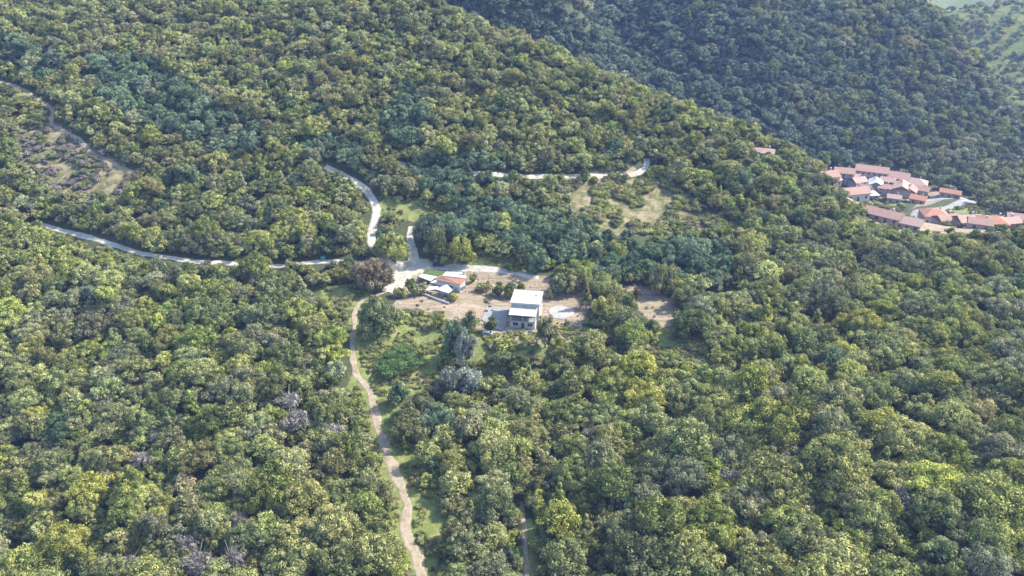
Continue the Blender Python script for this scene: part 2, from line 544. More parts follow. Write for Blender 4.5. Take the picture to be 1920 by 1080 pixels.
def ground_mat():
    m, nt, out = new_mat('ground_cover')
    geo = N(nt, 'ShaderNodeNewGeometry')
    p = geo.outputs['Position']
    n1 = noise(nt, 0.12, 6, 0.65, p, 0.5)
    n2 = noise(nt, 0.9, 5, 0.7, p)
    n3 = noise(nt, 0.35, 5, 0.65, p, 0.6)
    floor = ramp(nt, n2, [(0.3, (0.03, 0.038, 0.018)), (0.55, (0.055, 0.065, 0.028)), (0.75, (0.095, 0.095, 0.042))])
    grass = ramp(nt, n3, [(0.32, (0.09, 0.11, 0.032)), (0.5, (0.165, 0.185, 0.05)), (0.68, (0.28, 0.25, 0.10))])
    grass = mixc(nt, math_(nt, 'MULTIPLY', n2, 0.6), grass, (0.06, 0.08, 0.03))
    scrub = ramp(nt, n3, [(0.33, (0.06, 0.065, 0.03)), (0.48, (0.125, 0.115, 0.05)), (0.62, (0.22, 0.18, 0.11))])
    dirt = ramp(nt, n3, [(0.28, (0.17, 0.125, 0.08)), (0.42, (0.25, 0.185, 0.13)), (0.52, (0.31, 0.245, 0.185)), (0.60, (0.24, 0.175, 0.125)), (0.72, (0.12, 0.12, 0.05))])
    mp = N(nt, 'ShaderNodeMapping')
    mp.inputs['Scale'].default_value = (0.10, 0.55, 0.3)
    mp.inputs['Rotation'].default_value = (0, 0, R(8))
    nt.links.new(p, mp.inputs['Vector'])
    n4 = noise(nt, 1.0, 5, 0.65, mp.outputs[0], 0.6)
    dirt = mixc(nt, ramp(nt, n4, [(0.44, (0, 0, 0)), (0.60, (0.75, 0.75, 0.75))]), dirt, (0.13, 0.115, 0.065))
    dirt = mixc(nt, ramp(nt, n4, [(0.30, (0.6, 0.6, 0.6)), (0.42, (0, 0, 0))]), dirt, (0.38, 0.32, 0.26))
    dirt = mixc(nt, math_(nt, 'MULTIPLY', n2, 0.55), dirt, (0.15, 0.11, 0.07))
    def sharp(a, k=0.9):
        s = math_(nt, 'ADD', a, math_(nt, 'MULTIPLY', math_(nt, 'SUBTRACT', n2, 0.5), k))
        return ramp(nt, s, [(0.42, (0, 0, 0)), (0.58, (1, 1, 1))])
    c = mixc(nt, sharp(attr(nt, 'sparse')), floor, scrub)
    c = mixc(nt, sharp(attr(nt, 'grass')), c, grass)
    c = mixc(nt, attr(nt, 'pasture'), c, ramp(nt, n1, [(0.38, (0.035, 0.065, 0.012)), (0.5, (0.075, 0.10, 0.014)), (0.6, (0.12, 0.115, 0.022))]))
    c = mixc(nt, sharp(attr(nt, 'dirt')), c, dirt)
    surf(nt, out, c, 0.95, n2, 0.6, 0.4)
    return m

ground_me = nquads('ground', V, ground_mat(), F, smooth=True)
for nm, polys in (('dirt', DIRT), ('grass', GRASS), ('sparse', SPARSE)):
    a = ground_me.attributes.new(nm, 'FLOAT', 'POINT')
    cv = cover(polys)
    a.data.foreach_set('value', cv.ravel().astype(np.float32))
# open sunny pastures on the hill beyond the shaded slope
az_ = np.arctan2(GX, np.maximum(GY, 1.0)); hd_ = np.hypot(GX, GY)
past = (hd_ - np.interp(az_, CREST[0], CREST[1]) > 60) & (az_ > AZ0) & (GY > 200)
a = ground_me.attributes.new('pasture', 'FLOAT', 'POINT')
a.data.foreach_set('value', past.ravel().astype(np.float32))
ground = link_mesh('ground', ground_me)
tag(ground, kind='structure')

# ------------------------------------------------------------------ roads and tracks
def resample(pts, step):
    out = [Vector(pts[0])]
    for a, b in zip(pts[:-1], pts[1:]):
        a, b = Vector(a), Vector(b)
        n = max(1, int((b - a).length / step))
        for i in range(1, n + 1):
            out.append(a.lerp(b, i / n))
    for _ in range(3):
        out = [out[0]] + [(out[i - 1] + out[i] * 2 + out[i + 1]) / 4 for i in range(1, len(out) - 1)] + [out[-1]]
    return out

ROADS = []       # ground centre lines kept clear of trees: (points, half width)
def road(name, pix, width, mat, lift=0.10, wob=0.25, seed=1, kind='structure', keep=0.72):
    pts = [at(u, v) for (u, v) in pix]
    line = resample([(p.x, p.y, 0) for p in pts], 1.6)
    n = 9
    verts = []
    rnd = random.Random(seed)
    for i, p in enumerate(line):
        t = (line[min(i + 1, len(line) - 1)] - line[max(i - 1, 0)]).normalized()
        nrm = Vector((-t.y, t.x, 0))
        w = width if not isinstance(width, (list, tuple)) else width[0] + (width[1] - width[0]) * i / (len(line) - 1)
        el = 0.5 * w * (1 + wob * (vnoise(p.x / 3.1 + seed, p.y / 3.1) - 0.5) * 2)
        er = 0.5 * w * (1 + wob * (vnoise(p.x / 2.7 - seed, p.y / 2.7 + 5) - 0.5) * 2)
        for k in range(n):
            s = -el + (el + er) * k / (n - 1)
            q = p + nrm * s
            edge = -0.25 if k in (0, n - 1) else 0.0
            verts.append((q.x, q.y, ground_z(q.x, q.y) + lift + edge))
    faces = [(i * n + k, i * n + k + 1, (i + 1) * n + k + 1, (i + 1) * n + k) for i in range(len(line) - 1) for k in range(n - 1)]
    me = pymesh(name, verts, [f[::-1] for f in faces], mat, True)
    a_ = me.attributes.new('across', 'FLOAT', 'POINT')
    a_.data.foreach_set('value', np.tile(np.linspace(0, 1, n), len(line)).astype(np.float32))
    o = link_mesh(name, me)
    tag(o, kind=kind)
    w = width if not isinstance(width, (list, tuple)) else max(width)
    ROADS.append((line, w / 2, keep))
    return o

road('dirt_track', [(724, 546), (700, 556), (683, 558), (668, 575), (663, 610), (662, 650), (665, 700), (688, 725), (700, 760), (708, 800), (735, 870), (765, 950), (762, 1000), (785, 1050), (800, 1110)], (1.6, 3.8), M_TRACK, wob=0.6)
road('dirt_track', [(978, 940), (982, 985), (985, 1030), (990, 1110)], 1.5, M_TRACK, wob=0.4, seed=3)
road('gravel_road', [(60, 418), (100, 428), (150, 440), (200, 455), (270, 477), (340, 487), (400, 493), (470, 499), (560, 494), (640, 490), (700, 500), (745, 505)], 2.7, M_ROAD, wob=0.3, seed=5, keep=0.55)
road('gravel_road', [(610, 312), (650, 332), (685, 352), (706, 385), (704, 410), (695, 440), (700, 470), (735, 500)], (3.4, 4.2), M_ROAD, wob=0.15, seed=6)
road('gravel_road', [(770, 425), (768, 450), (776, 475), (775, 500), (758, 522), (728, 548)], (2.4, 7.0), M_ROAD, wob=0.2, seed=7, lift=0.14)
road('gravel_road', [(735, 508), (790, 496), (830, 501), (880, 504), (940, 508), (1010, 522)], (7.0, 2.2), M_ROAD, wob=0.2, seed=8, lift=0.18)
road('hillside_road', [(740, 305), (800, 322), (905, 326), (985, 332), (1060, 331), (1130, 330), (1190, 328), (1214, 314), (1212, 298)], 3.2, M_ROAD, wob=0.2, seed=9, keep=0.2)
road('hillside_road', [(-30, 150), (15, 157), (60, 180), (100, 203), (95, 235), (125, 248), (152, 262), (168, 288), (210, 305), (256, 326)], 2.5, M_TRACK, wob=0.6, seed=10, keep=0.6)
road('village_road', [(1960, 428), (1880, 424), (1800, 420), (1720, 414), (1668, 402), (1720, 398), (1780, 390), (1822, 378), (1800, 371), (1765, 372), (1700, 376)], 8.0, M_GREYROAD, wob=0.1, seed=11, lift=0.2)
road('gravel_junction', [(732, 522), (762, 512), (800, 500), (822, 497)], (7.0, 5.0), M_ROAD, wob=0.4, seed=12, lift=0.22)

# ------------------------------------------------------------------ tree shapes
def unit_dirs(rs, n, zmin=-1.0):
    z = rs.uniform(zmin, 1, n)
    a = rs.uniform(0, 2 * math.pi, n)
    r = np.sqrt(1 - z * z)
    return np.stack([r * np.cos(a), r * np.sin(a), z], 1)

def leaf_clump(rs, c, r, n, size, squash=0.8):
    d = unit_dirs(rs, n, -0.55)
    pos = c + d * (r * rs.uniform(0.72, 1.06, (n, 1))) * np.array([1, 1, squash])
    nrm = d + rs.normal(0, 0.38, (n, 3))
    nrm /= np.linalg.norm(nrm, axis=1, keepdims=True)
    h = rs.normal(0, 1, (n, 3))
    t = np.cross(nrm, h); t /= np.linalg.norm(t, axis=1, keepdims=True)
    b = np.cross(nrm, t)
    s = size * rs.uniform(0.6, 1.3, (n, 1)) * 0.5
    k = rs.uniform(0.5, 0.95, (n, 1))
    q = np.stack([pos - t * s, pos - b * s * k, pos + t * s, pos + b * s * k], 1)
    tone = np.repeat(rs.uniform(0.0, 0.35, n) + 0.25 * (d[:, 2] * 0 + 1), 4)
    return q.reshape(-1, 3), tone

def crown_arrays(seed, rad, hgt, kind='round', leaf=0.55, dens=1.0):
    """leaf sprays gathered in clumps over an uneven crown; base of the trunk is z = 0"""
    rs = np.random.RandomState(seed)
    z0 = hgt * {'round': 0.10, 'cone': 0.05, 'column': 0.05, 'bush': 0.0, 'wide': 0.14}[kind]
    if kind in ('cone', 'column'):
        n = int(46 * dens * (rad / 2.2))
        t = rs.uniform(0, 1, n) ** 0.8
        ang = rs.uniform(0, 2 * math.pi, n)
        prof = (1 - t) ** 0.8 if kind == 'cone' else np.sin(np.pi * (0.12 + 0.86 * t)) ** 0.6
        rr = rad * prof * rs.uniform(0.55, 0.95, n)
        C = np.stack([rr * np.cos(ang), rr * np.sin(ang), z0 + t * (hgt - z0 - 0.5)], 1)
        cr = np.clip(rad * 0.36 * (1.1 - 0.65 * t), 0.35, 2) * rs.uniform(0.8, 1.2, n)
    else:
        # a few big limbs carry domes, the domes carry clumps
        nl = max(3, int(2 + rad * 1.2))
        hz = (hgt - z0) / 2
        la = np.arange(nl) * 2 * math.pi / nl + rs.uniform(0, 0.9, nl)
        lr = rad * rs.uniform(0.30, 0.74, nl)
        lz = z0 + hz * rs.uniform(0.6, 1.15, nl)
        domes = [(np.array([0, 0, z0 + hz * 1.1]) + rs.normal(0, 0.08 * rad, 3), rad * 0.62)]
        for a, q, z in zip(la, lr, lz):
            domes.append((np.array([q * math.cos(a), q * math.sin(a), z * rs.uniform(0.8, 1.12)]), rad * rs.uniform(0.27, 0.54)))
        Cs, crs = [], []
        per = max(5, int(3.4 * rad * dens))
        for k, (dc, dr) in enumerate(domes):
            m = per * (2 if k == 0 else 1)
            dd = unit_dirs(rs, m, -0.6)
            Cs.append(dc + dd * dr * rs.uniform(0.72, 0.98, (m, 1)) * np.array([1, 1, 0.85 * hz / rad + 0.15]))
            crs.append(rs.uniform(0.55, 1.2, m) * (0.60 + 0.085 * rad))
        C = np.concatenate(Cs); cr = np.concatenate(crs)
        if kind == 'bush':
            C[:, 2] = np.maximum(C[:, 2], 0.2)
        else:
            C[:, 2] = np.maximum(C[:, 2], z0 * 0.9)
    Vs, Ts = [], []
    for c, r in zip(C, cr):
        n = int(np.clip(26 * (r / leaf / 1.4) ** 1.5, 10, 100))
        q, t = leaf_clump(rs, c, r, n, leaf)
        Vs.append(q); Ts.append(t * 0.5 + rs.uniform(-0.10, 0.58))
    return np.concatenate(Vs), np.concatenate(Ts), C, z0

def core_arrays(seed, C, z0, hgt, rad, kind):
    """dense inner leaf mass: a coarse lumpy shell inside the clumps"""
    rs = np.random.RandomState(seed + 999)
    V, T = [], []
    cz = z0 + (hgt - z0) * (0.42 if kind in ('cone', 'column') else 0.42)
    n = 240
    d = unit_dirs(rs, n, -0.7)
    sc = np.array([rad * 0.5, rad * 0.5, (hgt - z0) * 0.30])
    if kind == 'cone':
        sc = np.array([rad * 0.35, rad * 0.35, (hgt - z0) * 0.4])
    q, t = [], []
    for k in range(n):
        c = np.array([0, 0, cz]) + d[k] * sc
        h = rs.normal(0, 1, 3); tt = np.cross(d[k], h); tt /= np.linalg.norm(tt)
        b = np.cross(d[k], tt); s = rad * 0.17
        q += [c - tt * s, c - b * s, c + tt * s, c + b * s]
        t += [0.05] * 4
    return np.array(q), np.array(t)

def trunk_arrays(seed, rad, hgt, z0, lean=0.15):
    """tapered trunk forking into limbs, as quads"""
    rs = np.random.RandomState(seed + 5)
    quads = []
    def limb(p0, p1, r0, r1, k=6):
        p0 = np.array(p0, float); p1 = np.array(p1, float)
        ax = p1 - p0; ax /= np.linalg.norm(ax)
        u = np.cross(ax, [0.3, 0.9, 0.1]); u /= np.linalg.norm(u); w = np.cross(ax, u)
        for i in range(k):
            a0, a1 = 2 * math.pi * i / k, 2 * math.pi * (i + 1) / k
            e0 = u * math.cos(a0) + w * math.sin(a0); e1 = u * math.cos(a1) + w * math.sin(a1)
            quads.append([p0 + e0 * r0, p0 + e1 * r0, p1 + e1 * r1, p1 + e0 * r1])
    r = 0.05 * rad + 0.07
    fork = max(z0 * 1.05, hgt * 0.28)
    mid = (rs.normal(0, lean * 0.5), rs.normal(0, lean * 0.5), fork * 0.5)
    top = (mid[0] + rs.normal(0, lean), mid[1] + rs.normal(0, lean), fork)
    limb((0, 0, -1.2), (0, 0, 0.15), r * 1.7, r * 1.35)
    limb((0, 0, 0.15), mid, r * 1.35, r * 1.05)
    limb(mid, top, r * 1.05, r * 0.85)
    nb = 4
    for i in range(nb):
        a = 2 * math.pi * i / nb + rs.uniform(0, 0.8)
        e = (math.cos(a) * rad * 0.55, math.sin(a) * rad * 0.55, fork + (hgt - fork) * rs.uniform(0.4, 0.7))
        m = tuple(top[j] * 0.5 + e[j] * 0.5 + rs.normal(0, 0.15) for j in range(3))
        limb(top, m, r * 0.6, r * 0.42, 5)
        limb(m, e, r * 0.42, r * 0.15, 5)
    return np.array(quads).reshape(-1, 3)

def branch_arrays(seed, rad, hgt):
    """bare twiggy crown of a dry tree: thin tapering twigs as narrow double faces"""
    rs = np.random.RandomState(seed)
    q, t = [], []
    for i in range(160):
        d = unit_dirs(rs, 1, -0.1)[0]
        a = np.array([0, 0, hgt * 0.45]) + d * rad * rs.uniform(0.1, 0.5)
        b = np.array([0, 0, hgt * 0.55]) + (d + rs.normal(0, 0.25, 3)) * np.array([rad, rad, hgt * 0.45]) * rs.uniform(0.6, 1.0)
        s = np.cross(b - a, rs.normal(0, 1, 3)); s = s / np.linalg.norm(s) * 0.07
        q += [a - s, a + s, b + s * 0.4, b - s * 0.4]
        t += [rs.uniform(0.2, 0.8)] * 4
    return np.array(q), np.array(t)

class Shape:
    def __init__(self, seed, rad, hgt, kind='round', leaf=0.55, dens=1.0, dry=False):
        self.rad, self.hgt, self.kind = rad, hgt, kind
        Vc, Tc, C, z0 = crown_arrays(seed, rad, hgt, kind, leaf, dens)
        if dry:
            Vb, Tb = branch_arrays(seed, rad, hgt)
            k = len(Vc) // 4
            keep = np.repeat(np.random.RandomState(seed).rand(k) < 0.85, 4)
            Vc, Tc = np.concatenate([Vc[keep], Vb]), np.concatenate([Tc[keep], Tb])
        else:
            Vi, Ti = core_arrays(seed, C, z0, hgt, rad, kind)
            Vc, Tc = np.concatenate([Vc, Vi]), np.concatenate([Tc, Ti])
        self.Vc, self.Tc = Vc, Tc
        self.Vt = trunk_arrays(seed, rad, hgt, z0)
        self.crown = nquads('crown', Vc, FOL['mid green'], tone=Tc)
        self.trunk = nquads('trunk', self.Vt, M_BARK)
    def joined(self, mat):
        """crown and trunk in one mesh, for the woods made of uncounted trees"""
        V = np.concatenate([self.Vc, self.Vt])
        me = nquads('tree_shape', V, mat, tone=np.concatenate([self.Tc, np.zeros(len(self.Vt))]))
        me.materials.append(M_BARK)
        mi = np.zeros(len(me.polygons), dtype=np.int32)
        mi[len(self.Vc) // 4:] = 1
        me.polygons.foreach_set('material_index', mi)
        return me

S_SMALL = [Shape(10 + i, 2.5 + 0.18 * i, 4.9 + 0.4 * i, 'round', 0.40) for i in range(5)]
S_MID = [Shape(30 + i, 3.8 + 0.18 * i, 7.2 + 0.4 * (i * 3 % 7), 'round' if i % 2 else 'wide', 0.42, (0.85, 1.0, 1.2)[i % 3]) for i in range(7)]
S_BIG = [Shape(50 + i, 5.9 + 0.35 * i, 9.0 + 0.7 * (i * 2 % 5), 'wide' if i % 2 else 'round', 0.44) for i in range(5)]
S_CONE = [Shape(70 + i, 2.6 + 0.2 * i, 9.5 + 1.0 * i, 'cone', 0.42, 1.3) for i in range(2)]
S_COL = [Shape(76, 2.2, 8.0, 'column', 0.42, 1.2)]
S_DRY = [Shape(80 + i, 3.6, 7.0, 'round', 0.4, 0.6, dry=True) for i in range(2)]
S_BUSH = [Shape(90 + i, 1.5 + 0.15 * i, 1.8 + 0.2 * i, 'bush', 0.36, 1.0) for i in range(3)]

def plant(name, shape, loc, mat, scale=1.0, rz=None, label=None, cat='tree', group=None, sz=1.0, rnd=random):
    root = empty(name, loc, rnd.uniform(0, 6.283) if rz is None else rz)
    root.scale = (scale, scale, scale * sz)
    tag(root, label, cat, group)
    for nm, me, mt in (('trunk', shape.trunk, M_BARK), ('crown', shape.crown, mat)):
        c = bpy.data.objects.new(nm, me)
        COL.objects.link(c)
        c.parent = root
        c.material_slots[0].link = 'OBJECT'
        c.material_slots[0].material = mt
    return root

# ------------------------------------------------------------------ where trees may stand
# outlines, in the picture, of ground that is in plain sight
MW, MH = 480, 270
mask = np.zeros((MH, MW), bool)
mu, mv = np.meshgrid((np.arange(MW) + 0.5) * 4, (np.arange(MH) + 0.5) * 4)
OPEN = [
    [(735, 520), (745, 505), (740, 490), (800, 487), (900, 498), (1015, 512), (1100, 548), (1115, 580), (1070, 630), (1040, 650), (930, 645), (850, 615), (840, 600), (740, 575)],
    [(1165, 538), (1200, 530), (1230, 548), (1265, 570), (1258, 605), (1225, 605), (1195, 585)],
    [(765, 430), (778, 428), (790, 495), (765, 495)],
    [(680, 350), (712, 378), (716, 400), (705, 445), (690, 445), (695, 400), (675, 355)],
    [(90, 418), (200, 448), (290, 480), (270, 488), (200, 466), (90, 430)],
    [(300, 478), (385, 487), (384, 495), (300, 488)],
    [(420, 492), (455, 496), (455, 503), (420, 500)],
    [(560, 490), (640, 486), (640, 496), (560, 500)],
    [(600, 540), (690, 540), (690, 570), (600, 568)],
    [(665, 558), (690, 555), (680, 580), (672, 700), (700, 720), (712, 760), (712, 800), (745, 870), (800, 930), (800, 960), (795, 1000), (820, 1080), (770, 1080), (755, 1000), (745, 950), (722, 880), (695, 800), (690, 750), (660, 715), (655, 600)],
    [(680, 610), (760, 600), (835, 600), (830, 650), (790, 715), (720, 710), (680, 690)],
    [(975, 975), (1000, 975), (1005, 1080), (978, 1080)],
    [(1180, 312), (1220, 300), (1218, 322), (1185, 335)],
    [(905, 320), (935, 322), (935, 334), (905, 332)], [(980, 328), (1018, 328), (1018, 336), (980, 336)],
    [(1055, 327), (1080, 327), (1080, 335), (1055, 335)], [(1110, 326), (1140, 326), (1140, 336), (1110, 336)],
    [(60, 176), (110, 205), (105, 235), (150, 255), (165, 285), (255, 320), (250, 330), (165, 300), (140, 268), (90, 245), (85, 210)],
    [(0, 150), (22, 152), (22, 164), (0, 164)],
    [(1235, 620), (1320, 625), (1330, 670), (1250, 665)],
    [(715, 375), (790, 380), (830, 388), (800, 398), (730, 405)],
    [(1050, 346), (1250, 340), (1385, 424), (1340, 434), (1130, 428)],
    [(34, 238), (105, 246), (165, 290), (250, 332), (225, 368), (110, 362), (45, 308)],
    [(1560, 330), (1610, 322), (1730, 350), (1830, 370), (1830, 385), (1920, 410), (1920, 428), (1700, 428), (1640, 400), (1600, 365)],
]
for pp in OPEN:
    mask |= inside(mu, mv, pp)
THIN = np.zeros((MH, MW), bool)      # open hillside with few trees
for pp in [[(1010, 345), (1130, 332), (1240, 335), (1390, 430), (1320, 442), (1150, 432), (1040, 395)],
           [(30, 235), (110, 245), (255, 330), (240, 375), (110, 370), (35, 315)],
           [(850, 660), (1000, 640), (1060, 640), (1060, 690), (950, 720), (850, 720)],
           [(690, 715), (790, 700), (800, 730), (740, 790)],
           [(820, 480), (1000, 475), (990, 500), (830, 497)],
           [(1235, 600), (1350, 640), (1340, 690), (1200, 680)]]:
    THIN |= inside(mu, mv, pp)

def blocked(u, v, a, b):
    u0, u1 = int((u - a) / 4), int((u + a) / 4) + 1
    v0, v1 = int((v - b) / 4), int((v + b) / 4) + 1
    if u1 <= 0 or v1 <= 0 or u0 >= MW or v0 >= MH:
        return False
    u0, v0 = max(u0, 0), max(v0, 0)
    s = mask[v0:v1, u0:u1]
    if not s.any():
        return False
    uu, vv = mu[v0:v1, u0:u1], mv[v0:v1, u0:u1]
    return bool((s & (((uu - u) / a) ** 2 + ((vv - v) / b) ** 2 < 0.8)).any())

TAKEN = []       # (x, y, r) of things placed by hand
BLD_CLEAR = []

def road_clear(x, y, r):
    for line, hw, kp in ROAD_ARR:
        if np.min((line[:, 0] - x) ** 2 + (line[:, 1] - y) ** 2) < (hw + r * kp) ** 2:
            return False
    return True
ROAD_ARR = [(np.array([[p.x, p.y] for p in l]), hw, kp) for l, hw, kp in ROADS]
DIRT_W = [world_poly(p) for p in DIRT[:2]] + [world_poly(p) for p in DIRT[3:]]
GRASS_W = [world_poly(p) for p in GRASS]

def in_any(x, y, polys):
    return any(bool(inside(np.array([x]), np.array([y]), w)[0]) for w in polys)

# ------------------------------------------------------------------ building helpers
def at_z(u, v, z):
    d = ray(u, v)
    t = (z - CAM_Z) / d.z
    return Vector((d.x * t, d.y * t, z))

def box(name, parent, x0, x1, y0, y1, z0, z1, mat, bev=0.0):
    vs = [(x, y, z) for z in (z0, z1) for (x, y) in ((x0, y0), (x1, y0), (x1, y1), (x0, y1))]
    fs = [(3, 2, 1, 0), (4, 5, 6, 7), (0, 1, 5, 4), (1, 2, 6, 5), (2, 3, 7, 6), (3, 0, 4, 7)]
    me = pymesh(name, vs, fs, mat)
    if bev:
        bm = bmesh.new(); bm.from_mesh(me)
        bmesh.ops.bevel(bm, geom=bm.edges[:], offset=bev, segments=2, affect='EDGES')
        bm.to_mesh(me); bm.free()
    return link_mesh(name, me, parent=parent)

def solid(name, parent, top, thick, mat, down=None):
    """slab under a polygon of 3-D points (relative to the parent)"""
    top = [Vector(p) for p in top]
    n = len(top)
    low = [Vector((p.x, p.y, down if down is not None else p.z - thick)) for p in top]
    vs = top + low
    area = sum(top[i].x * top[(i + 1) % n].y - top[(i + 1) % n].x * top[i].y for i in range(n))
    idx = list(range(n))
    if area < 0:
        idx = idx[::-1]
    fs = [tuple(idx), tuple(i + n for i in idx[::-1])]
    for k in range(n):
        a, b = idx[k], idx[(k + 1) % n]
        fs.append((a, a + n, b + n, b))
    return link_mesh(name, pymesh(name, vs, fs, mat), parent=parent)

def window(parent, c, along, w, h, frame=M_WHITE, name='window', depth=0.10):
    """c: lower middle on the wall face; along: unit direction of the wall; window with frame, bars and glass"""
    a = Vector((along[0], along[1], 0)).normalized()
    nrm = Vector((a.y, -a.x, 0))               # outwards
    def bx(nm, par, s0, s1, t0, t1, d0, d1, mat):
        vs = []
        for t in (t0, t1):
            for s, d in ((s0, d0), (s1, d0), (s1, d1), (s0, d1)):
                p = Vector(c) + a * s + nrm * d
                vs.append((p.x, p.y, p.z + t))
        fs = [(3, 2, 1, 0), (4, 5, 6, 7), (0, 1, 5, 4), (1, 2, 6, 5), (2, 3, 7, 6), (3, 0, 4, 7)]
        return vs, fs
    V, Fs = [], []
    for (s0, s1, t0, t1) in ((-w / 2 - .07, w / 2 + .07, -.07, 0), (-w / 2 - .07, w / 2 + .07, h, h + .07), (-w / 2 - .07, -w / 2, 0, h), (w / 2, w / 2 + .07, 0, h), (-.03, .03, 0, h)):
        vs, fs = bx('', None, s0, s1, t0, t1, 0.06, -0.05, frame)
        k = len(V); V += vs; Fs += [tuple(i + k for i in f) for f in fs]
    fr = link_mesh(name, pymesh(name, V, Fs, frame), parent=parent)
    vs, fs = bx('', None, -w / 2, w / 2, 0, h, 0.025, -0.04, M_GLASS)
    link_mesh('pane', pymesh('pane', vs, fs, M_GLASS), parent=fr)
    return fr

def door(parent, c, along, w, h, mat):
    a = Vector((along[0], along[1], 0)).normalized()
    nrm = Vector((a.y, -a.x, 0))
    def bx(s0, s1, t0, t1, d0, d1):
        vs = []
        for t in (t0, t1):
            for s, d in ((s0, d0), (s1, d0), (s1, d1), (s0, d1)):
                p = Vector(c) + a * s + nrm * d
                vs.append((p.x, p.y, p.z + t))
        return vs
    fs = [(3, 2, 1, 0), (4, 5, 6, 7), (0, 1, 5, 4), (1, 2, 6, 5), (2, 3, 7, 6), (3, 0, 4, 7)]
    d = link_mesh('door', pymesh('door', bx(-w / 2, w / 2, 0, h, 0.05, -0.05), fs, mat), parent=parent)
    link_mesh('handle', pymesh('handle', bx(w * .34, w * .4, h * .47, h * .53, 0.10, 0.05), fs, M_METAL), parent=d)
    return d

# ------------------------------------------------------------------ white two-storey house
p0 = at(983, 616)
wh = empty('white_house', (p0.x, p0.y, ground_z(p0.x, p0.y)), R(-9))
tag(wh, 'white two-storey house with flat pale roof and lower porch roof in the clearing', 'house')
HX0, HX1 = -5.3, 4.6
box('main_wall', wh, HX0 + .3, HX1 - .3, 4.2, 12.6, -0.6, 7.0, M_WHITE)
box('roof', wh, HX0, HX1, 3.7, 13.1, 7.0, 7.32, M_WHITEROOF)
for a in ((HX0, HX1, 3.7, 3.85), (HX0, HX1, 12.95, 13.1)):
    box('parapet', wh, a[0], a[1], a[2], a[3], 7.323, 7.45, M_WHITE)
for a in ((HX0, HX0 + .15), (HX1 - .15, HX1)):
    box('parapet', wh, a[0], a[1], 3.853, 12.947, 7.323, 7.45, M_WHITE)
box('roof_vent', wh, 2.3, 2.9, 9.4, 9.8, 7.323, 7.75, M_METAL, 0.03)
box('porch_wall', wh, -4.7, 3.5, 0.0, 4.197, -0.6, 2.65, M_WHITE)
box('balcony_floor', wh, -4.85, 3.65, -0.25, 4.197, 2.653, 2.83, M_CONC)
box('balcony_wall', wh, -4.6, 3.4, 3.0, 4.197, 2.833, 5.45, M_WHITE)
solid('porch_roof', wh, [(-5.1, -0.7, 5.25), (3.9, -0.7, 5.25), (3.9, 4.19, 5.95), (-5.1, 4.19, 5.95)], 0.18, M_WHITEROOF)
for x in (-4.7, -0.65, 3.3):
    box('porch_post', wh, x, x + .2, -0.15, 0.05, 2.833, 5.10, M_WHITE)
for (x0, x1) in ((-4.5, -0.66), (-0.45, 3.29)):
    rail = [box('balcony_rail', wh, x0, x1, -0.12, -0.07, 3.65, 3.72, M_METAL)]
for x in (-2.7, 1.6):
    window(wh, (x, 3.0, 2.95), (1, 0), 3.2, 2.2, M_WOOD)
door(wh, (-0.5, 3.0, 2.84), (1, 0), 0.95, 2.1, M_WOOD)
for x in (-2.9, 1.9):
    window(wh, (x, 0.0, 0.95), (1, 0), 1.55, 1.15)
door(wh, (-0.5, 0.0, 0.0), (1, 0), 1.0, 2.15, M_WOOD)
window(wh, (HX1 - .3, 7.0, 4.2), (0, 1), 1.2, 1.3)
window(wh, (HX1 - .3, 10.3, 4.2), (0, 1), 1.2, 1.3)
box('door_step', wh, -1.2, 0.3, -0.7, -0.003, -0.3, 0.12, M_CONC)

def slab(name, pix, thick, mat, label, cat):
    pts = [at(u, v) for u, v in pix]
    c = sum(pts, Vector()) / len(pts)
    z = max(p.z for p in pts) + 0.08
    o = solid(name, None, [(p.x - c.x, p.y - c.y, 0) for p in pts], thick, mat)
    o.location = (c.x, c.y, z)
    tag(o, label, cat)
    return o
slab('concrete_yard', [(903, 600), (912, 574), (953, 578), (948, 613), (940, 620), (930, 618)], 0.5, M_CONC, 'grey concrete yard slab on the left side of the white house', 'paving')
slab('front_terrace', [(943, 618), (1012, 621), (1010, 630), (940, 627)], 0.4, M_CONC, 'narrow pale terrace strip along the front of the white house', 'paving')
pc = at(1052, 586)
rg = random.Random(8)
rim = []
for k in range(30):
    a = 2 * math.pi * k / 30
    q = 4.4 * (1 + 0.05 * math.sin(3 * a + 1) + rg.uniform(-.03, .03))
    rim.append((q * math.cos(a), q * math.sin(a), 0.16))
me = pymesh('round_slab', rim + [(x * 1.02, y * 1.02, -0.6) for x, y, z in rim], [tuple(range(30)), tuple(range(59, 29, -1))] + [(k, k + 30, (k + 1) % 30 + 30, (k + 1) % 30) for k in range(30)], M_PALECONC)
rsb = link_mesh('round_slab', me, loc=(pc.x, pc.y, ground_z(pc.x, pc.y)))
tag(rsb, 'round worn pale threshing floor on the dirt beside the white house', 'slab')
lc = at(1217, 562)

# ------------------------------------------------------------------ farm buildings by the junction
GZ_ = 1.2
def roofed(name, label, cat, parts, origin):
    """parts: (roof corners in picture with height, ground level, wall, roof material, roof thickness)"""
    o = at_z(*origin)
    root = empty(name, (o.x, o.y, 0))
    tag(root, label, cat)
    out = []
    for (cor, gz, wall, roof, th) in parts:
        pts = [at_z(u, v, z) - Vector((o.x, o.y, 0)) for (u, v, z) in cor]
        solid('roof', root, pts, th, roof)
        c = sum(pts, Vector()) / len(pts)
        ins = []
        for p in pts:
            d = Vector((c.x - p.x, c.y - p.y, 0)).normalized() * 0.4
            ins.append(Vector((p.x + d.x, p.y + d.y, p.z - th - 0.004)))
        if wall is not None:
            solid('wall', root, ins, 0, wall, down=gz)
        out.append(ins)
    return root, out

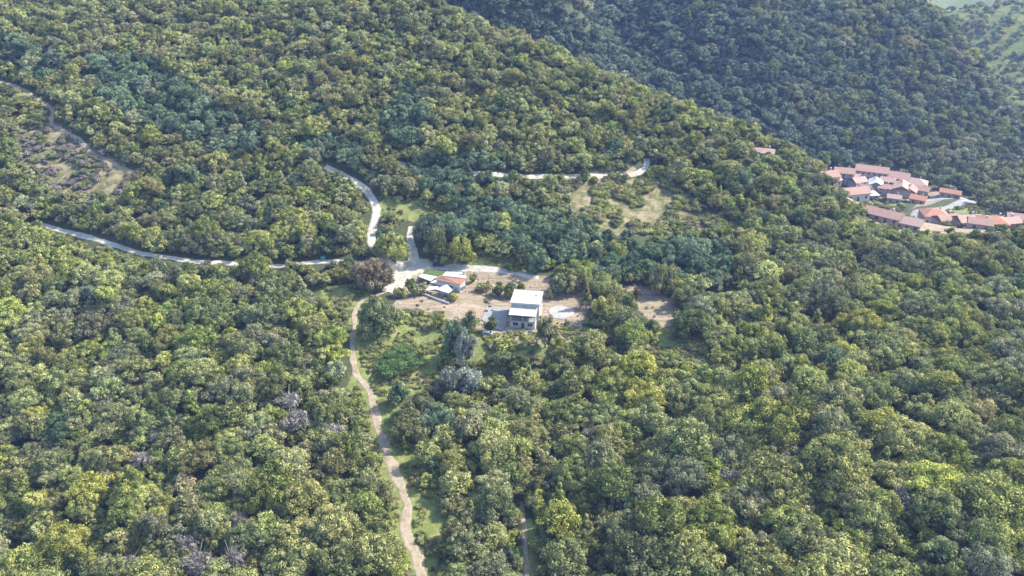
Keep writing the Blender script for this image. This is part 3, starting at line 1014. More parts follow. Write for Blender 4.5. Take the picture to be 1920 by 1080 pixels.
ZA, ZR = 5.6, 6.4
oh, q = roofed('orange_roofed_house', 'small farmhouse with orange tiled roof and white gable wall', 'house', [
    ([(829, 517, ZR), (874, 522, ZR), (864, 533.5, 5.2), (817, 524, 5.2)], 0.0, M_WHITE, M_ORANGE, 0.16),
    ([(829.3, 516.6, ZR), (874.3, 521.6, ZR), (872, 510.5, 5.3), (836, 509, 5.3)], 0.0, M_WHITE, M_PINKROOF, 0.14)], (850, 520, 2))
w = q[0]
# eave wall (corners 2-3 of the roof) faces the camera, gable wall faces right
def on_wall(a, b, t, z):
    p = a.lerp(b, t); return (p.x, p.y, z)
def wdir(a, b):
    d = (b - a); d.z = 0; return d.normalized()
A_, B_ = w[3], w[2]
window(oh, on_wall(A_, B_, 0.62, 2.7), wdir(A_, B_), 1.2, 1.2)
door(oh, on_wall(A_, B_, 0.82, 1.3), wdir(A_, B_), 0.95, 2.1, M_BLUEDOOR)
A_, B_ = w[2], w[1]
for t in (0.25, 0.5, 0.75):
    window(oh, on_wall(A_, B_, t, 2.4), wdir(A_, B_), 0.8, 1.3)
pch = at_z(869.5, 514, 6.0) - oh.location
ch = box('chimney', oh, pch.x - .45, pch.x + .45, pch.y - .35, pch.y + .35, 4.6, 7.2, M_WHITE)
box('chimney_cap', oh, pch.x - .55, pch.x + .55, pch.y - .45, pch.y + .45, 7.203, 7.35, M_GREYROOF)

go, q = roofed('grey_roofed_outhouse', 'low outhouse with weathered grey roof joined to the orange roofed house', 'outhouse', [
    ([(806, 529.5, 4.0), (830, 517, 4.9), (851, 524.5, 4.9), (833, 535.5, 4.0)], 0.0, M_STONE, M_GREYROOF, 0.14)], (828, 526, 2))
w = q[0]
door(go, on_wall(w[0], w[3], 0.3, 1.2), wdir(w[0], w[3]), 1.1, 2.0, M_WOOD)
sh, q = roofed('sheet_roofed_shed', 'open shed with pale corrugated sheet roof beside the gravel junction', 'shed', [
    ([(785, 518.5, 3.9), (791.5, 513, 4.3), (819, 519, 4.3), (807, 527, 3.9)], 0.0, None, M_PALESHEET, 0.08)], (800, 520, 2))
for pnt in q[0]:
    box('post', sh, pnt.x - .07, pnt.x + .07, pnt.y - .07, pnt.y + .07, 0.0, pnt.z, M_WOOD)
solid('back_wall', sh, [q[0][1], q[0][2], q[0][2] + Vector((0, .15, 0)), q[0][1] + Vector((0, .15, 0))], 0, M_STONE, down=0.2)
lw, q = roofed('white_annex', 'small white annex with pale roof and blue doors below the grey outhouse', 'house', [
    ([(816, 542, 4.0), (838, 533, 4.5), (849, 543, 4.5), (841, 549.5, 4.0)], 0.0, None, M_WHITEROOF, 0.14),
    ([(797, 544, 3.4), (806, 536, 3.8), (823, 537, 3.8), (815.5, 542.5, 3.4)], 0.0, None, M_PALESHEET, 0.10)], (830, 545, 2))
w = q[0]
iw = [p.copy() for p in w]
bk = Vector((w[1].x - w[0].x, w[1].y - w[0].y, 0)) * 0.35
solid('wall', lw, [iw[0] + bk, iw[1], iw[2], iw[3] + bk], 0, M_WHITE, down=-1.5)
a0, a1 = iw[0] + bk, iw[3] + bk
for t in (0.18, 0.5):
    door(lw, on_wall(a0, a1, t, 0.35), wdir(a0, a1), 0.95, 2.1, M_BLUEDOOR)
window(lw, on_wall(a0, a1, 0.8, 1.2), wdir(a0, a1), 0.9, 1.0)
for pnt in (iw[0], iw[0].lerp(iw[3], .5), iw[3], q[1][0], q[1][3]):
    box('post', lw, pnt.x - .1, pnt.x + .1, pnt.y - .1, pnt.y + .1, -0.8, pnt.z, M_WHITE)
# terrace wall in front of the annex
tw = []
for (u, v) in [(792, 552), (806, 558), (824, 565), (842, 571)]:
    p = at(u, v); tw.append(Vector((p.x, p.y, p.z)))
o = tw[0].copy()
vs, fs = [], []
for i, p in enumerate(tw):
    q_ = p - o
    for (dx, dy, dz) in ((0, -.15, -.6), (0, .15, -.6), (0, .15, .75), (0, -.15, .75)):
        vs.append((q_.x + dx, q_.y + dy, q_.z + dz))
for i in range(len(tw) - 1):
    for k in range(4):
        fs.append((i * 4 + k, i * 4 + (k + 1) % 4, (i + 1) * 4 + (k + 1) % 4, (i + 1) * 4 + k))
fs += [(3, 2, 1, 0), tuple(len(vs) - 4 + k for k in range(4))]
tww = link_mesh('terrace_wall', pymesh('terrace_wall', vs, [f[::-1] for f in fs], M_WHITE), loc=o)
tag(tww, 'low white terrace wall in front of the white annex', 'wall')
# green netting behind the shed
g = [at_z(793, 513, 4.2), at_z(798, 504.5, 4.6), at_z(843, 510, 4.4), at_z(822, 517.5, 4.2)]
o = g[0].copy()
net = empty('green_canopy', (o.x, o.y, 0)); tag(net, 'dark green netting canopy behind the pale sheet roofed shed', 'canopy')
solid('netting', net, [p - Vector((o.x, o.y, 0)) for p in g], 0.06, M_GREENNET)
for p in g:
    box('pole', net, p.x - o.x - .05, p.x - o.x + .05, p.y - o.y - .05, p.y - o.y + .05, 0.5, p.z - 0.07, M_METAL)

# pile of planks behind the white house
pp0 = at(1022, 553)
tp = empty('plank_pile', (pp0.x, pp0.y, ground_z(pp0.x, pp0.y)), R(35)); tag(tp, 'pile of reddish planks on the dirt behind the white house', 'planks')
rr = random.Random(4)
M_PLANK = plain('reddish_plank', (0.42, 0.27, 0.19), (0.28, 0.18, 0.13), 3.0)
for i in range(9):
    x = (i % 5) * 0.42 - 0.9; z = 0.02 + 0.14 * (i // 5)
    b = box('plank', tp, x, x + .34, -2 + rr.uniform(-.3, .3), 2 + rr.uniform(-.3, .3), z, z + .12, M_PLANK)

# ------------------------------------------------------------------ vehicles and container
def car(loc, rz, paint, label):
    root = empty('parked_car', loc, rz); tag(root, label, 'car')
    prof = [(-2.1, .35), (-2.1, .85), (-1.9, 1.0), (-1.5, 1.45), (0.3, 1.48), (1.0, 1.0), (1.9, .86), (2.1, .65), (2.1, .35)]
    W = .85
    def ext(pr, w, name, mat, par):
        n = len(pr)
        vs = [(x, -w, z) for x, z in pr] + [(x, w, z) for x, z in pr]
        fs = [tuple(range(n)), tuple(range(2 * n - 1, n - 1, -1))] + [((i + 1) % n, i, i + n, (i + 1) % n + n) for i in range(n)]
        me = pymesh(name, vs, fs, mat)
        bm = bmesh.new(); bm.from_mesh(me); bmesh.ops.bevel(bm, geom=bm.edges[:], offset=.06, segments=2, affect='EDGES'); bm.to_mesh(me); bm.free()
        return link_mesh(name, me, parent=par)
    ext(prof, W, 'body', paint, root)
    ext([(-1.72, 1.0), (-1.42, 1.36), (0.24, 1.38), (0.82, 1.0)], W + .02, 'side_window', M_GLASS, root)
    ext([(0.36, 1.42), (0.95, 1.04), (0.99, 1.07), (0.40, 1.46)], W - .15, 'windscreen', M_GLASS, root)
    for x in (-1.3, 1.3):
        for y in (-.82, .82):
            bm = bmesh.new(); bmesh.ops.create_cone(bm, segments=20, radius1=.33, radius2=.33, depth=.22, cap_ends=True)
            bmesh.ops.rotate(bm, verts=bm.verts, matrix=Matrix.Rotation(R(90), 3, 'X'))
            me = bpy.data.meshes.new('wheel'); bm.to_mesh(me); bm.free(); me.materials.append(M_RUBBER)
            wl = link_mesh('wheel', me, parent=root); wl.location = (x, y, .33)
            bm = bmesh.new(); bmesh.ops.create_cone(bm, segments=16, radius1=.19, radius2=.19, depth=.24, cap_ends=True)
            bmesh.ops.rotate(bm, verts=bm.verts, matrix=Matrix.Rotation(R(90), 3, 'X'))
            me = bpy.data.meshes.new('rim'); bm.to_mesh(me); bm.free(); me.materials.append(M_METAL)
            link_mesh('rim', me, parent=wl)
    for y in (-.6, .6):
        box('headlight', root, 2.06, 2.13, y - .14, y + .14, .62, .76, M_METAL)
    return root
def gpos(u, v):
    p = at(u, v); return (p.x, p.y, ground_z(p.x, p.y) + .12)
car(gpos(822, 499), R(8), M_CARPAINT, 'dark blue car parked under the trees at the edge of the gravel junction')
M_CARGREY = plain('pale_grey_car_paint', (0.27, 0.27, 0.28), (0.22, 0.22, 0.23), 1.0, 0.35, bstr=0, spec=.5)
car(gpos(916, 629), R(-12), M_CARGREY, 'pale grey car half hidden under trees in front of the concrete yard')
b = empty('waste_container', gpos(606, 488), R(20)); tag(b, 'small teal container standing on the verge of the gravel road', 'container')
box('body', b, -.8, .8, -.5, .5, .12, 1.25, M_TEALBIN, .05)
box('lid', b, -.85, .85, -.55, .55, 1.253, 1.42, M_TEALBIN, .05)
for x in (-.65, .65):
    for y in (-.4, .4):
        box('wheel', b, x - .06, x + .06, y - .06, y + .06, 0, .117, M_RUBBER)

# ------------------------------------------------------------------ village in the valley
def village_house(u, v, w, d, h, rz, roof, label, hip=False, wall=M_WHITE, storey=1, chim=True):
    p = at(u, v)
    root = empty('village_house', (p.x, p.y, ground_z(p.x, p.y)), R(rz))
    tag(root, label, 'house', 'houses of the village in the valley')
    x, y = w / 2, d / 2
    rh = d * 0.24
    # gable body
    vs = [(-x, -y, -2), (x, -y, -2), (x, y, -2), (-x, y, -2), (-x, -y, h), (x, -y, h), (x, y, h), (-x, y, h)]
    fs = [(3, 2, 1, 0), (0, 1, 5, 4), (2, 3, 7, 6)]
    if hip:
        fs += [(1, 2, 6, 5), (3, 0, 4, 7), (4, 5, 6, 7)]
    else:
        vs += [(-x, 0, h + rh), (x, 0, h + rh)]
        fs += [(1, 2, 6, 9, 5), (3, 0, 4, 8, 7), (4, 5, 9, 8), (8, 9, 6, 7)]
    link_mesh('wall', pymesh('wall', vs, fs, wall), parent=root)
    o = 0.45
    t = .22
    k = x - y if hip else x + o
    k = max(k, 0.5)
    zo = h - (o * rh / y) + .02
    up = [(-x - o, -y - o, zo), (x + o, -y - o, zo), (x + o, y + o, zo), (-x - o, y + o, zo), (-k, 0, h + rh + .03), (k, 0, h + rh + .03)]
    vs = up + [(a, b_, c + t) for a, b_, c in up]
    fs = [(6, 7, 11, 10), (7, 8, 11), (8, 9, 10, 11), (9, 6, 10), (0, 4, 5, 1), (1, 5, 2), (2, 5, 4, 3), (3, 4, 0),
          (0, 1, 7, 6), (1, 2, 8, 7), (2, 3, 9, 8), (3, 0, 6, 9)]
    rf = link_mesh('roof', pymesh('roof', vs, fs, roof), parent=root)
    if chim:
        box('chimney', rf, x * .4, x * .4 + .7, .8, 1.5, h + rh * .3, h + rh + 1.0, M_WHITE)
    n = max(2, int(w / 3.2))
    for s in range(storey):
        for i in range(n):
            xx = -x + (i + .5) * w / n
            if s == 0 and i == n // 2:
                door(root, (xx, -y, 0.05), (1, 0), 1.0, 2.1, M_WOOD)
            else:
                window(root, (xx, -y, 1.0 + 2.9 * s), (1, 0), 1.1, 1.4)
        window(root, (x, 0, 1.0 + 2.9 * s), (0, 1), 1.1, 1.4)
    return root

M_STONEW = plain('buff_house_wall', (0.42, 0.34, 0.30), (0.28, 0.23, 0.20), 0.8)
VH = [  # u, v, width, depth, wall height, turn, roof, label, hip, wall, storeys
    (1548, 340, 9, 7, 3.2, 10, M_REDTILE, 'low village house with faded red roof, at the upper left end of the village', False, M_STONEW, 1),
    (1580, 336, 12, 9, 5.6, -15, M_REDTILE, 'village house with faded red roof behind the small low white house', False, M_STONEW, 2),
    (1606, 352, 9, 8, 5.2, 20, M_PINKTILE, 'narrow village house with pink roof in front of the long terrace', False, M_WHITE, 2),
    (1632, 334, 20, 10, 6.0, -20, M_REDTILE, 'long red roofed village terrace, uppermost of the village', False, M_STONEW, 2),
    (1640, 356, 10, 8, 5.0, 72, M_PALESHEET, 'village house with white sheet roof between red roofed terraces', False, M_STONEW, 1),
    (1672, 345, 19, 11, 6.0, -24, M_REDTILE, 'broad red roofed village block in the middle of the terrace row', False, M_STONEW, 2),
    (1688, 366, 12, 10, 5.8, 66, M_PINKTILE, 'tall pink roofed village house standing forward of the terrace row', False, M_STONEW, 2),
    (1710, 357, 16, 10, 6.0, -26, M_PINKTILE, 'pink roofed village house at the lower right end of the terrace row', True, M_STONEW, 2),
    (1628, 371, 10, 7, 3.0, 5, M_WHITEROOF, 'low village building with white roof above the green field', True, M_STONEW, 1),
    (1600, 372, 11, 7, 3.4, 12, M_REDTILE, 'small red roofed village house at the wood edge, left of the white roofed building', False, M_WHITE, 1),
    (1720, 380, 9, 7, 3.2, -30, M_ORANGE, 'small orange roofed village house just above the curved road', False, M_STONEW, 1),
    (1780, 369, 12, 6, 3.4, -28, M_ORANGE, 'long orange roofed barn at the bend of the village road', False, M_STONEW, 1),
    (1749, 413, 14, 11, 4.6, -4, M_ORANGE, 'village house with bright orange roof below the curved road', True, M_STONEW, 1),
    (1655, 412, 14, 7, 2.8, -36, M_REDTILE, 'long red roofed village house against the wooded crest', False, M_STONEW, 1),
    (1694, 425, 13, 7, 2.8, -32, M_PINKTILE, 'pink roofed village house half hidden by the front trees, left of the road', False, M_STONEW, 1),
    (1858, 427, 11, 8, 3.4, -12, M_ORANGE, 'small orange roofed village house half hidden by trees, right of the road', True, M_STONEW, 1),
    (1908, 420, 13, 9, 4.2, -20, M_REDTILE, 'red roofed white village house at the far right edge', False, M_STONEW, 1),
    (1812, 424, 10, 7, 3.4, 8, M_PINKTILE, 'low pink roofed village house between the orange roofed houses', False, M_STONEW, 1),
    (1563, 345, 8, 6, 3.0, 30, M_PINKTILE, 'small pink roofed village house just below the faded red one at upper left', False, M_STONEW, 1),
    (1594, 343, 9, 7, 4.6, -10, M_PINKTILE, 'village house with pink roof squeezed behind the narrow house', False, M_WHITE, 2),
    (1618, 361, 8, 6, 4.0, -30, M_REDTILE, 'small red roofed village house between the narrow house and the white sheet roof', False, M_STONEW, 1),
    (1656, 364, 8, 7, 5.0, -18, M_REDTILE, 'village house with red roof right in front of the white sheet roof', False, M_STONEW, 2),
    (1662, 352, 9, 7, 5.4, -24, M_PINKTILE, 'pink roofed village house wedged into the middle of the terrace row', False, M_STONEW, 2),
    (1704, 369, 9, 8, 5.0, 60, M_REDTILE, 'red roofed village house at the right foot of the tall pink roofed one', False, M_WHITE, 2),
    (1675, 378, 8, 6, 3.2, -20, M_PINKTILE, 'low pink roofed village house at the edge of the green field', False, M_STONEW, 1),
    (1724, 366, 10, 7, 4.4, -30, M_REDTILE, 'red roofed village house lowest at the right end', False, M_STONEW, 1),
    (1772, 421, 9, 7, 3.0, 14, M_REDTILE, 'low red roofed village house right of the bright orange roof', False, M_STONEW, 1),
    (1835, 428, 9, 6, 3.0, -20, M_REDTILE, 'low red roofed village house left of the small orange roofed one', False, M_STONEW, 1),
    (1888, 426, 8, 6, 3.0, 10, M_PINKTILE, 'low pink roofed village house left of the one at the right edge', False, M_STONEW, 1),
]
VILLAGE = []
for (u, v, w_, d_, h_, rz, rf, lab, hip, wall, st) in VH:
    r_ = village_house(u, v, w_, d_, h_, rz, rf, lab, hip, wall, st)
    VILLAGE.append((r_.location.x, r_.location.y, max(w_, d_) * .62))
r_ = village_house(1432, 292, 8, 5, 2.0, -18, M_PINKTILE, 'lone house with pale pink roof just beyond the wooded crest', False, M_WHITE, 1)
r_['group'] = ''; del r_['group']
VILLAGE.append((r_.location.x, r_.location.y, 3.5))

# ------------------------------------------------------------------ trees placed one by one
def pick(kind, wm):
    if kind == 'round':
        pool = S_SMALL + S_MID + S_BIG
    else:
        pool = {'cone': S_CONE, 'column': S_COL, 'dry': S_DRY, 'bush': S_BUSH}[kind]
    return min(pool, key=lambda s: abs(s.rad * 2 - wm))

HAND = []
def hand(u, v, wpx, hpx, kind, mat, label, name='broadleaf_tree', cat='tree', group=None):
    p = at(u, v)
    dep = p.y * CP - (p.z - CAM_Z) * SP
    m = dep / FPX
    wm = wpx * m
    hm = max(1.1 * (hpx * m - 0.12 * wm) / math.cos(R(PITCH)), 1.0)
    s = pick(kind, wm)
    sc = wm / (2 * s.rad)
    plant(name, s, (p.x, p.y, ground_z(p.x, p.y) - 0.12 * hm * (kind == 'round')), mat, sc, None, label, cat, group, hm / (s.hgt * sc), random.Random(int(u * 7 + v)))
    TAKEN.append((p.x, p.y, wm * 0.5))
    HAND.append((u, v, wpx, hpx))

G_ = FOL['mid green']; OL = FOL['olive green']; DK = FOL['dark green']; YE = FOL['yellow-green']; GR = FOL['grey-green']
HT = [
    (702, 541, 76, 68, 'round', M_BROWN, 'large brownish round tree beside the gravel junction'),
    (1023, 652, 44, 72, 'round', GR, 'grey-green tree standing before the right corner of the white house'),
    (920, 622, 28, 34, 'round', DK, 'small dark tree on the concrete yard left of the white house'),
    (882, 622, 38, 48, 'round', DK, 'dark green round tree between the tall silvery tree and the concrete yard'),
    (934, 557, 26, 34, 'round', DK, 'left one of the dark trees behind the white house'),
    (958, 556, 28, 32, 'round', DK, 'middle one of the dark trees behind the white house'),
    (978, 552, 20, 26, 'round', G_, 'right one of the dark trees, nearest to the white roof'),
    (1047, 549, 42, 50, 'round', DK, 'dark tree on the dirt where the pale path ends'),
    (1068, 551, 30, 42, 'round', OL, 'olive tree at the upper edge of the dirt yard'),
    (1090, 548, 28, 42, 'round', OL, 'olive tree at the upper right corner of the dirt yard'),
    (1132, 602, 48, 66, 'round', YE, 'tall yellow-green tree at the right edge of the dirt yard'),
    (1150, 575, 46, 66, 'round', OL, 'olive tree between the dirt yard and the gravel lot'),
    (1173, 622, 58, 56, 'round', OL, 'wide olive tree at the lower left corner of the gravel lot'),
    (1178, 590, 30, 52, 'round', G_, 'green tree on the left rim of the gravel lot'),
    (1192, 560, 20, 26, 'round', M_BROWN, 'small tan tree standing on the gravel lot edge'),
    (1297, 630, 76, 66, 'round', DK, 'large dark round tree at the lower right of the gravel lot'),
    (1282, 575, 52, 50, 'round', G_, 'green tree on the right rim of the gravel lot'),
    (1243, 551, 50, 66, 'round', OL, 'tall olive tree at the upper right of the gravel lot'),
    (1340, 600, 50, 60, 'round', G_, 'green tree right of the large dark tree by the gravel lot'),
    (772, 552, 26, 38, 'round', G_, 'fresh green tree left of the pale sheet roofed shed'),
    (735, 484, 66, 62, 'round', G_, 'broad green tree between the gravel road and the lane'),
    (726, 470, 44, 56, 'round', M_TEAL, 'blue-green tree behind the broad green tree by the junction'),
    (868, 494, 54, 56, 'round', YE, 'yellow-green tree above the farm buildings'),
    (824, 486, 50, 66, 'round', DK, 'dark tree above the parked blue car'),
    (810, 455, 60, 62, 'round', M_TEAL, 'large blue-green tree above the gravel junction'),
    (836, 438, 52, 44, 'round', M_TEAL, 'blue-green tree higher up the bank above the junction'),
    (957, 508, 26, 20, 'round', DK, 'dark low tree beside the pale path above the dirt yard'),
    (980, 500, 34, 44, 'round', DK, 'dark tree at the upper end of the pale path'),
    (1010, 512, 40, 50, 'round', M_TEAL, 'blue-green tree near the end of the pale path'),
    (887, 530, 16, 22, 'round', G_, 'small tree beside the gable of the orange roofed house'),
    (712, 632, 74, 82, 'round', DK, 'large dark tree on the right side of the dirt track top'),
    (740, 620, 42, 52, 'round', G_, 'green tree beside the large dark tree at the track top'),
    (335, 632, 56, 56, 'round', DK, 'round dark tree on the left wooded slope'),
    (396, 606, 86, 62, 'round', DK, 'broad dark round tree below the left gravel road'),
    (500, 612, 84, 58, 'round', DK, 'broad dark tree left of the bright meadow'),
    (558, 606, 74, 62, 'round', G_, 'broad green tree beside the bright meadow'),
    (306, 528, 34, 62, 'round', GR, 'tall grey-green tree in front of the left gravel road'),
    (480, 520, 60, 56, 'round', G_, 'green tree in front of the left gravel road gap'),
    (786, 790, 60, 60, 'round', DK, 'round dark tree on the right bank of the dirt track'),
    (748, 760, 40, 60, 'round', M_TEAL, 'dark blue-green tree where the wood meets the track'),
    (1060, 715, 44, 50, 'round', G_, 'green tree below the grey-green tree by the white house'),
    (1112, 660, 50, 56, 'round', YE, 'yellow-green tree on the bank below the dirt yard'),
    (940, 690, 50, 46, 'round', DK, 'dark tree on the grassy bank under the white house'),
    (975, 700, 44, 44, 'round', DK, 'right hand dark tree on the grassy bank under the white house'),
]
for a in HT:
    hand(*a)
for (u, v, w_, h_, lab) in [(1099, 577, 24, 46, 'lone narrow olive cone-shaped tree at the right end of the dirt yard'),
                             (369, 360, 18, 46, 'dark narrow conifer in the hollow below the upper track')]:
    hand(u, v, w_, h_, 'cone', OL if u > 900 else M_TEAL, lab, 'conifer_tree')
for (u, v, w_, h_, mt, lab) in [(854, 668, 44, 84, M_TEAL, 'tall dark blue-green tree in front of the farm buildings'),
                                (874, 684, 46, 78, M_SILVER, 'tall silvery tree left of the concrete yard'),
                                (845, 735, 60, 58, M_SILVER, 'pale silvery tree at the lower edge of the grass slope'),
                                (885, 730, 56, 54, M_SILVER, 'second pale silvery tree at the lower edge of the grass slope')]:
    hand(u, v, w_, h_, 'round', mt, lab, 'silver_tree' if mt is M_SILVER else 'broadleaf_tree')
for (u, v, w_, h_, mt, lab) in [(745, 687, 100, 38, M_LUSH, 'wide bright deep green thicket on the grass slope'),
                                (753, 556, 26, 18, G_, 'low green bush left of the farm buildings'),
                                (790, 552, 22, 20, OL, 'olive bush against the wall of the white annex'),
                                (850, 562, 20, 14, YE, 'yellow-green bush at the right end of the terrace wall'),
                                (908, 545, 28, 18, OL, 'low olive bush on the dirt between farm and white house'),
                                (1030, 560, 12, 16, YE, 'small bright bush on the dirt behind the white house'),
                                (833, 497, 18, 18, G_, 'round bush next to the parked blue car'),
                                (1048, 655, 18, 20, YE, 'bright bush at the foot of the grey-green tree'),
                                (1063, 612, 14, 10, OL, 'small bush below the round slab'),
                                (945, 655, 34, 20, YE, 'bright green bush on the bank under the white house'),
                                (720, 590, 24, 16, G_, 'green bush at the lower edge of the farm yard'),
                                (822, 615, 20, 22, G_, 'green bush on the grass slope beside the tall dark blue-green tree')]:
    hand(u, v, w_, h_, 'round' if w_ > 60 else 'bush', mt, lab, 'shrub', 'shrub')
DRYL = [(272, 880, 44, 'left of a taller yellowish tree'), (300, 835, 34, 'near the left wood middle'), (378, 1080, 60, 'at the lower edge of the left wood'),
        (248, 1076, 46, 'lowest towards the left'), (357, 1040, 46, 'above the lowest dry pair'), (628, 830, 46, 'near the dirt track'),
        (560, 812, 56, 'in the middle of the left wood'), (450, 990, 40, 'in the lower left wood'), (440, 1080, 70, 'broad one at the very bottom'),
        (1108, 830, 40, 'alone in the right wood'), (1375, 925, 56, 'in the lower right wood'), (1680, 965, 66, 'in the far right wood'),
        (252, 690, 30, 'small one below the left gravel road'), (510, 550, 26, 'small one by the left meadow'), (545, 770, 44, 'upper one of the left wood')]
for (u, v, w_, lab) in DRYL:
    hand(u, v, w_, w_ * .9, 'dry', M_DRY, 'pale grey half bare tree, ' + lab, 'dry_tree')
for (u, v, w_, lab) in [(245, 860, 34, 'upper left one'), (350, 920, 46, 'tallest in the left wood'), (590, 910, 44, 'near the dry grey tree by the track'), (560, 870, 44, 'in the middle of the left wood'),
                        (20, 790, 34, 'at the far left edge'), (1500, 960, 50, 'in the lower right wood'), (1640, 800, 40, 'in the right wood'), (1830, 800, 66, 'broad one at the far right')]:
    hand(u, v, w_, w_ * .95, 'round', M_DRYYEL, 'pale yellow tree, ' + lab, 'yellow_tree')

# ------------------------------------------------------------------ the woods
rnd = random.Random(21)
def teal_here(u, v):
    for (cu, cv, a, b, ang) in [(1180, 470, 210, 48, 0.12), (930, 415, 140, 42, 0.1), (290, 180, 150, 55, 0.45), (860, 320, 90, 40, 0), (400, 230, 90, 40, .3), (60, 110, 80, 30, .3), (620, 290, 60, 40, 0), (760, 210, 40, 60, 0)]:
        du, dv = u - cu, v - cv
        x = du * math.cos(ang) + dv * math.sin(ang); y = -du * math.sin(ang) + dv * math.cos(ang)
        if (x / a) ** 2 + (y / b) ** 2 < 1:
            return True
    return False

CAMV = Vector((0, 0, CAM_Z))
def hidden(x, y, z):
    p = Vector((x, y, z)); d = CAMV - p
    h = BVH.ray_cast(p, d.normalized(), d.length - 5)
    return h[0] is not None

SITES = []
def sow(y0, y1, s, jitter=0.36, smul=1.0, keep=1.0, zone='near'):
    y = y0
    row = 0
    while y < y1:
        half = (y + 60) * 0.66 + 20
        x = -half + (row % 2) * s * .5
        while x < half:
            px, py = x + rnd.uniform(-jitter, jitter) * s, y + rnd.uniform(-jitter, jitter) * s
            x += s
            if rnd.random() > keep:
                continue
            r = s * 0.60 * smul * rnd.choice((0.6, 0.75, 0.9, 1.0, 1.15, 1.4))
            SITES.append((px, py, r, zone))
        y += s * 0.87
        row += 1

sow(95, 210, 7.8)
sow(210, 320, 6.6)
sow(320, 520, 5.7)
sow(520, 860, 8.2, zone='far')
sow(860, 1500, 11.5, 0.9, zone='hill')
sow(95, 330, 9.0, 0.5, 0.5, 0.55, 'under')

FORE = []        # (x, y, z, r, u, v, size px, zone)
for (x, y, r, zone) in SITES:
    z = ground_z(x, y)
    u, v, dep = project(x, y, z + r)
    if dep < 60 or u < -260 or u > 2180 or v < -140 or v > 1290:
        continue
    if zone in ('far',) and y < 620 and z > -20 and False:
        continue
    px = FPX * r / dep
    if zone == 'near' and v > 640:
        bigger = 1.0 + 0.25 * min(1, max(0, (u - 850) / 500)) * min(1, (v - 640) / 200)
        r *= bigger; px *= bigger
        if bigger > 1.15 and rnd.random() < 0.12:
            continue
    if zone == 'hill' and rnd.random() < 0.45 and float(np.interp(math.atan2(x, y), CREST[0], CREST[1])) + 40 < math.hypot(x, y) and math.atan2(x, y) > AZ0:
        continue
    if zone == 'hill':
        r *= 0.5; px *= 0.5
    if not road_clear(x, y, r):
        continue
    if in_any(x, y, DIRT_W):
        continue
    uu, vv = int(u / 4), int(v / 4)
    thin = 0 <= uu < MW and 0 <= vv < MH and THIN[vv, uu]
    if thin and (rnd.random() < 0.8):
        continue
    if thin:
        r *= 0.6; px *= 0.6
    if blocked(float(u), float(v), px * 1.0, px * 1.15):
        # a smaller tree may still fit
        if rnd.random() < 0.5 and not blocked(float(u), float(v) + px * .5, px * 0.5, px * 0.6) and road_clear(x, y, r * .6):
            r *= 0.5; px *= 0.5
        else:
            continue
    if any((x - a) ** 2 + (y - b) ** 2 < (c * .6 + r * 0.5) ** 2 for a, b, c in TAKEN):
        continue
    if any((x - a) ** 2 + (y - b) ** 2 < (c + r * 0.7) ** 2 for a, b, c in VILLAGE):
        continue
    if hidden(x, y, z + 2.2 * r + 4):
        continue
    FORE.append((x, y, z, r, float(u), float(v), float(px), zone))

# fill what is left open of the canopy, wherever the ground still shows
occ = np.zeros((MH, MW), bool)
def mark(u, v, a, b):
    u0, u1 = max(int((u - a) / 4), 0), min(int((u + a) / 4) + 1, MW)
    v0, v1 = max(int((v - b) / 4), 0), min(int((v + b) / 4) + 1, MH)
    if u1 > u0 and v1 > v0:
        uu, vv = mu[v0:v1, u0:u1], mv[v0:v1, u0:u1]
        occ[v0:v1, u0:u1] |= ((uu - u) / a) ** 2 + ((vv - v) / b) ** 2 < 1
for f in FORE:
    mark(f[4], f[5], f[6] * .95, f[6] * .95)
for (u, v, w_, h_) in HAND:
    mark(u, v - h_ / 2, w_ / 2, h_ / 2)
for (x, y, c) in VILLAGE + [(wh.location.x, wh.location.y + 6, 7)]:
    u, v, dep = project(x, y, ground_z(x, y) + 3)
    mark(float(u), float(v), FPX * c / float(dep), FPX * c / float(dep))
n_fill = 0
cells = [(i, j) for j in range(MH) for i in range(MW)]
rnd.shuffle(cells)
for (i, j) in cells:
    if occ[j, i] or mask[j, i] or THIN[j, i]:
        continue
    u, v = i * 4 + 2.0, j * 4 + 2.0
    p = at(u, v + 6)
    dep = p.y * CP - (p.z - CAM_Z) * SP
    if p.y > 1500:
        continue
    r = rnd.uniform(1.7, 3.0) if p.y < 480 else rnd.uniform(2.6, 4.4)
    px = FPX * r / dep
    hd_ = math.hypot(p.x, p.y)
    if p.y > 200 and hd_ > float(np.interp(math.atan2(p.x, p.y), CREST[0], CREST[1])) + 50 and rnd.random() < 0.93:
        occ[j, i] = True
        continue
    if blocked(u, v, px, px) or not road_clear(p.x, p.y, r) or in_any(p.x, p.y, DIRT_W + GRASS_W):
        occ[j, i] = True
        continue
    FORE.append((p.x, p.y, p.z, r, u, v, px, 'near' if p.y < 480 else 'far' if hd_ < 900 else 'hill'))
    mark(u, v, px * .9, px * .9)
    n_fill += 1
print('FILL', n_fill)

def shape_for(r, zone):
    k = rnd.random()
    if zone != 'hill' and k < 0.045:
        return rnd.choice(S_CONE), 0.8
    if r < 3.3:
        return rnd.choice(S_SMALL), 1.0
    if r < 5.2 or zone in ('far', 'hill'):
        return rnd.choice(S_MID), 1.0
    return rnd.choice(S_BIG), 1.0

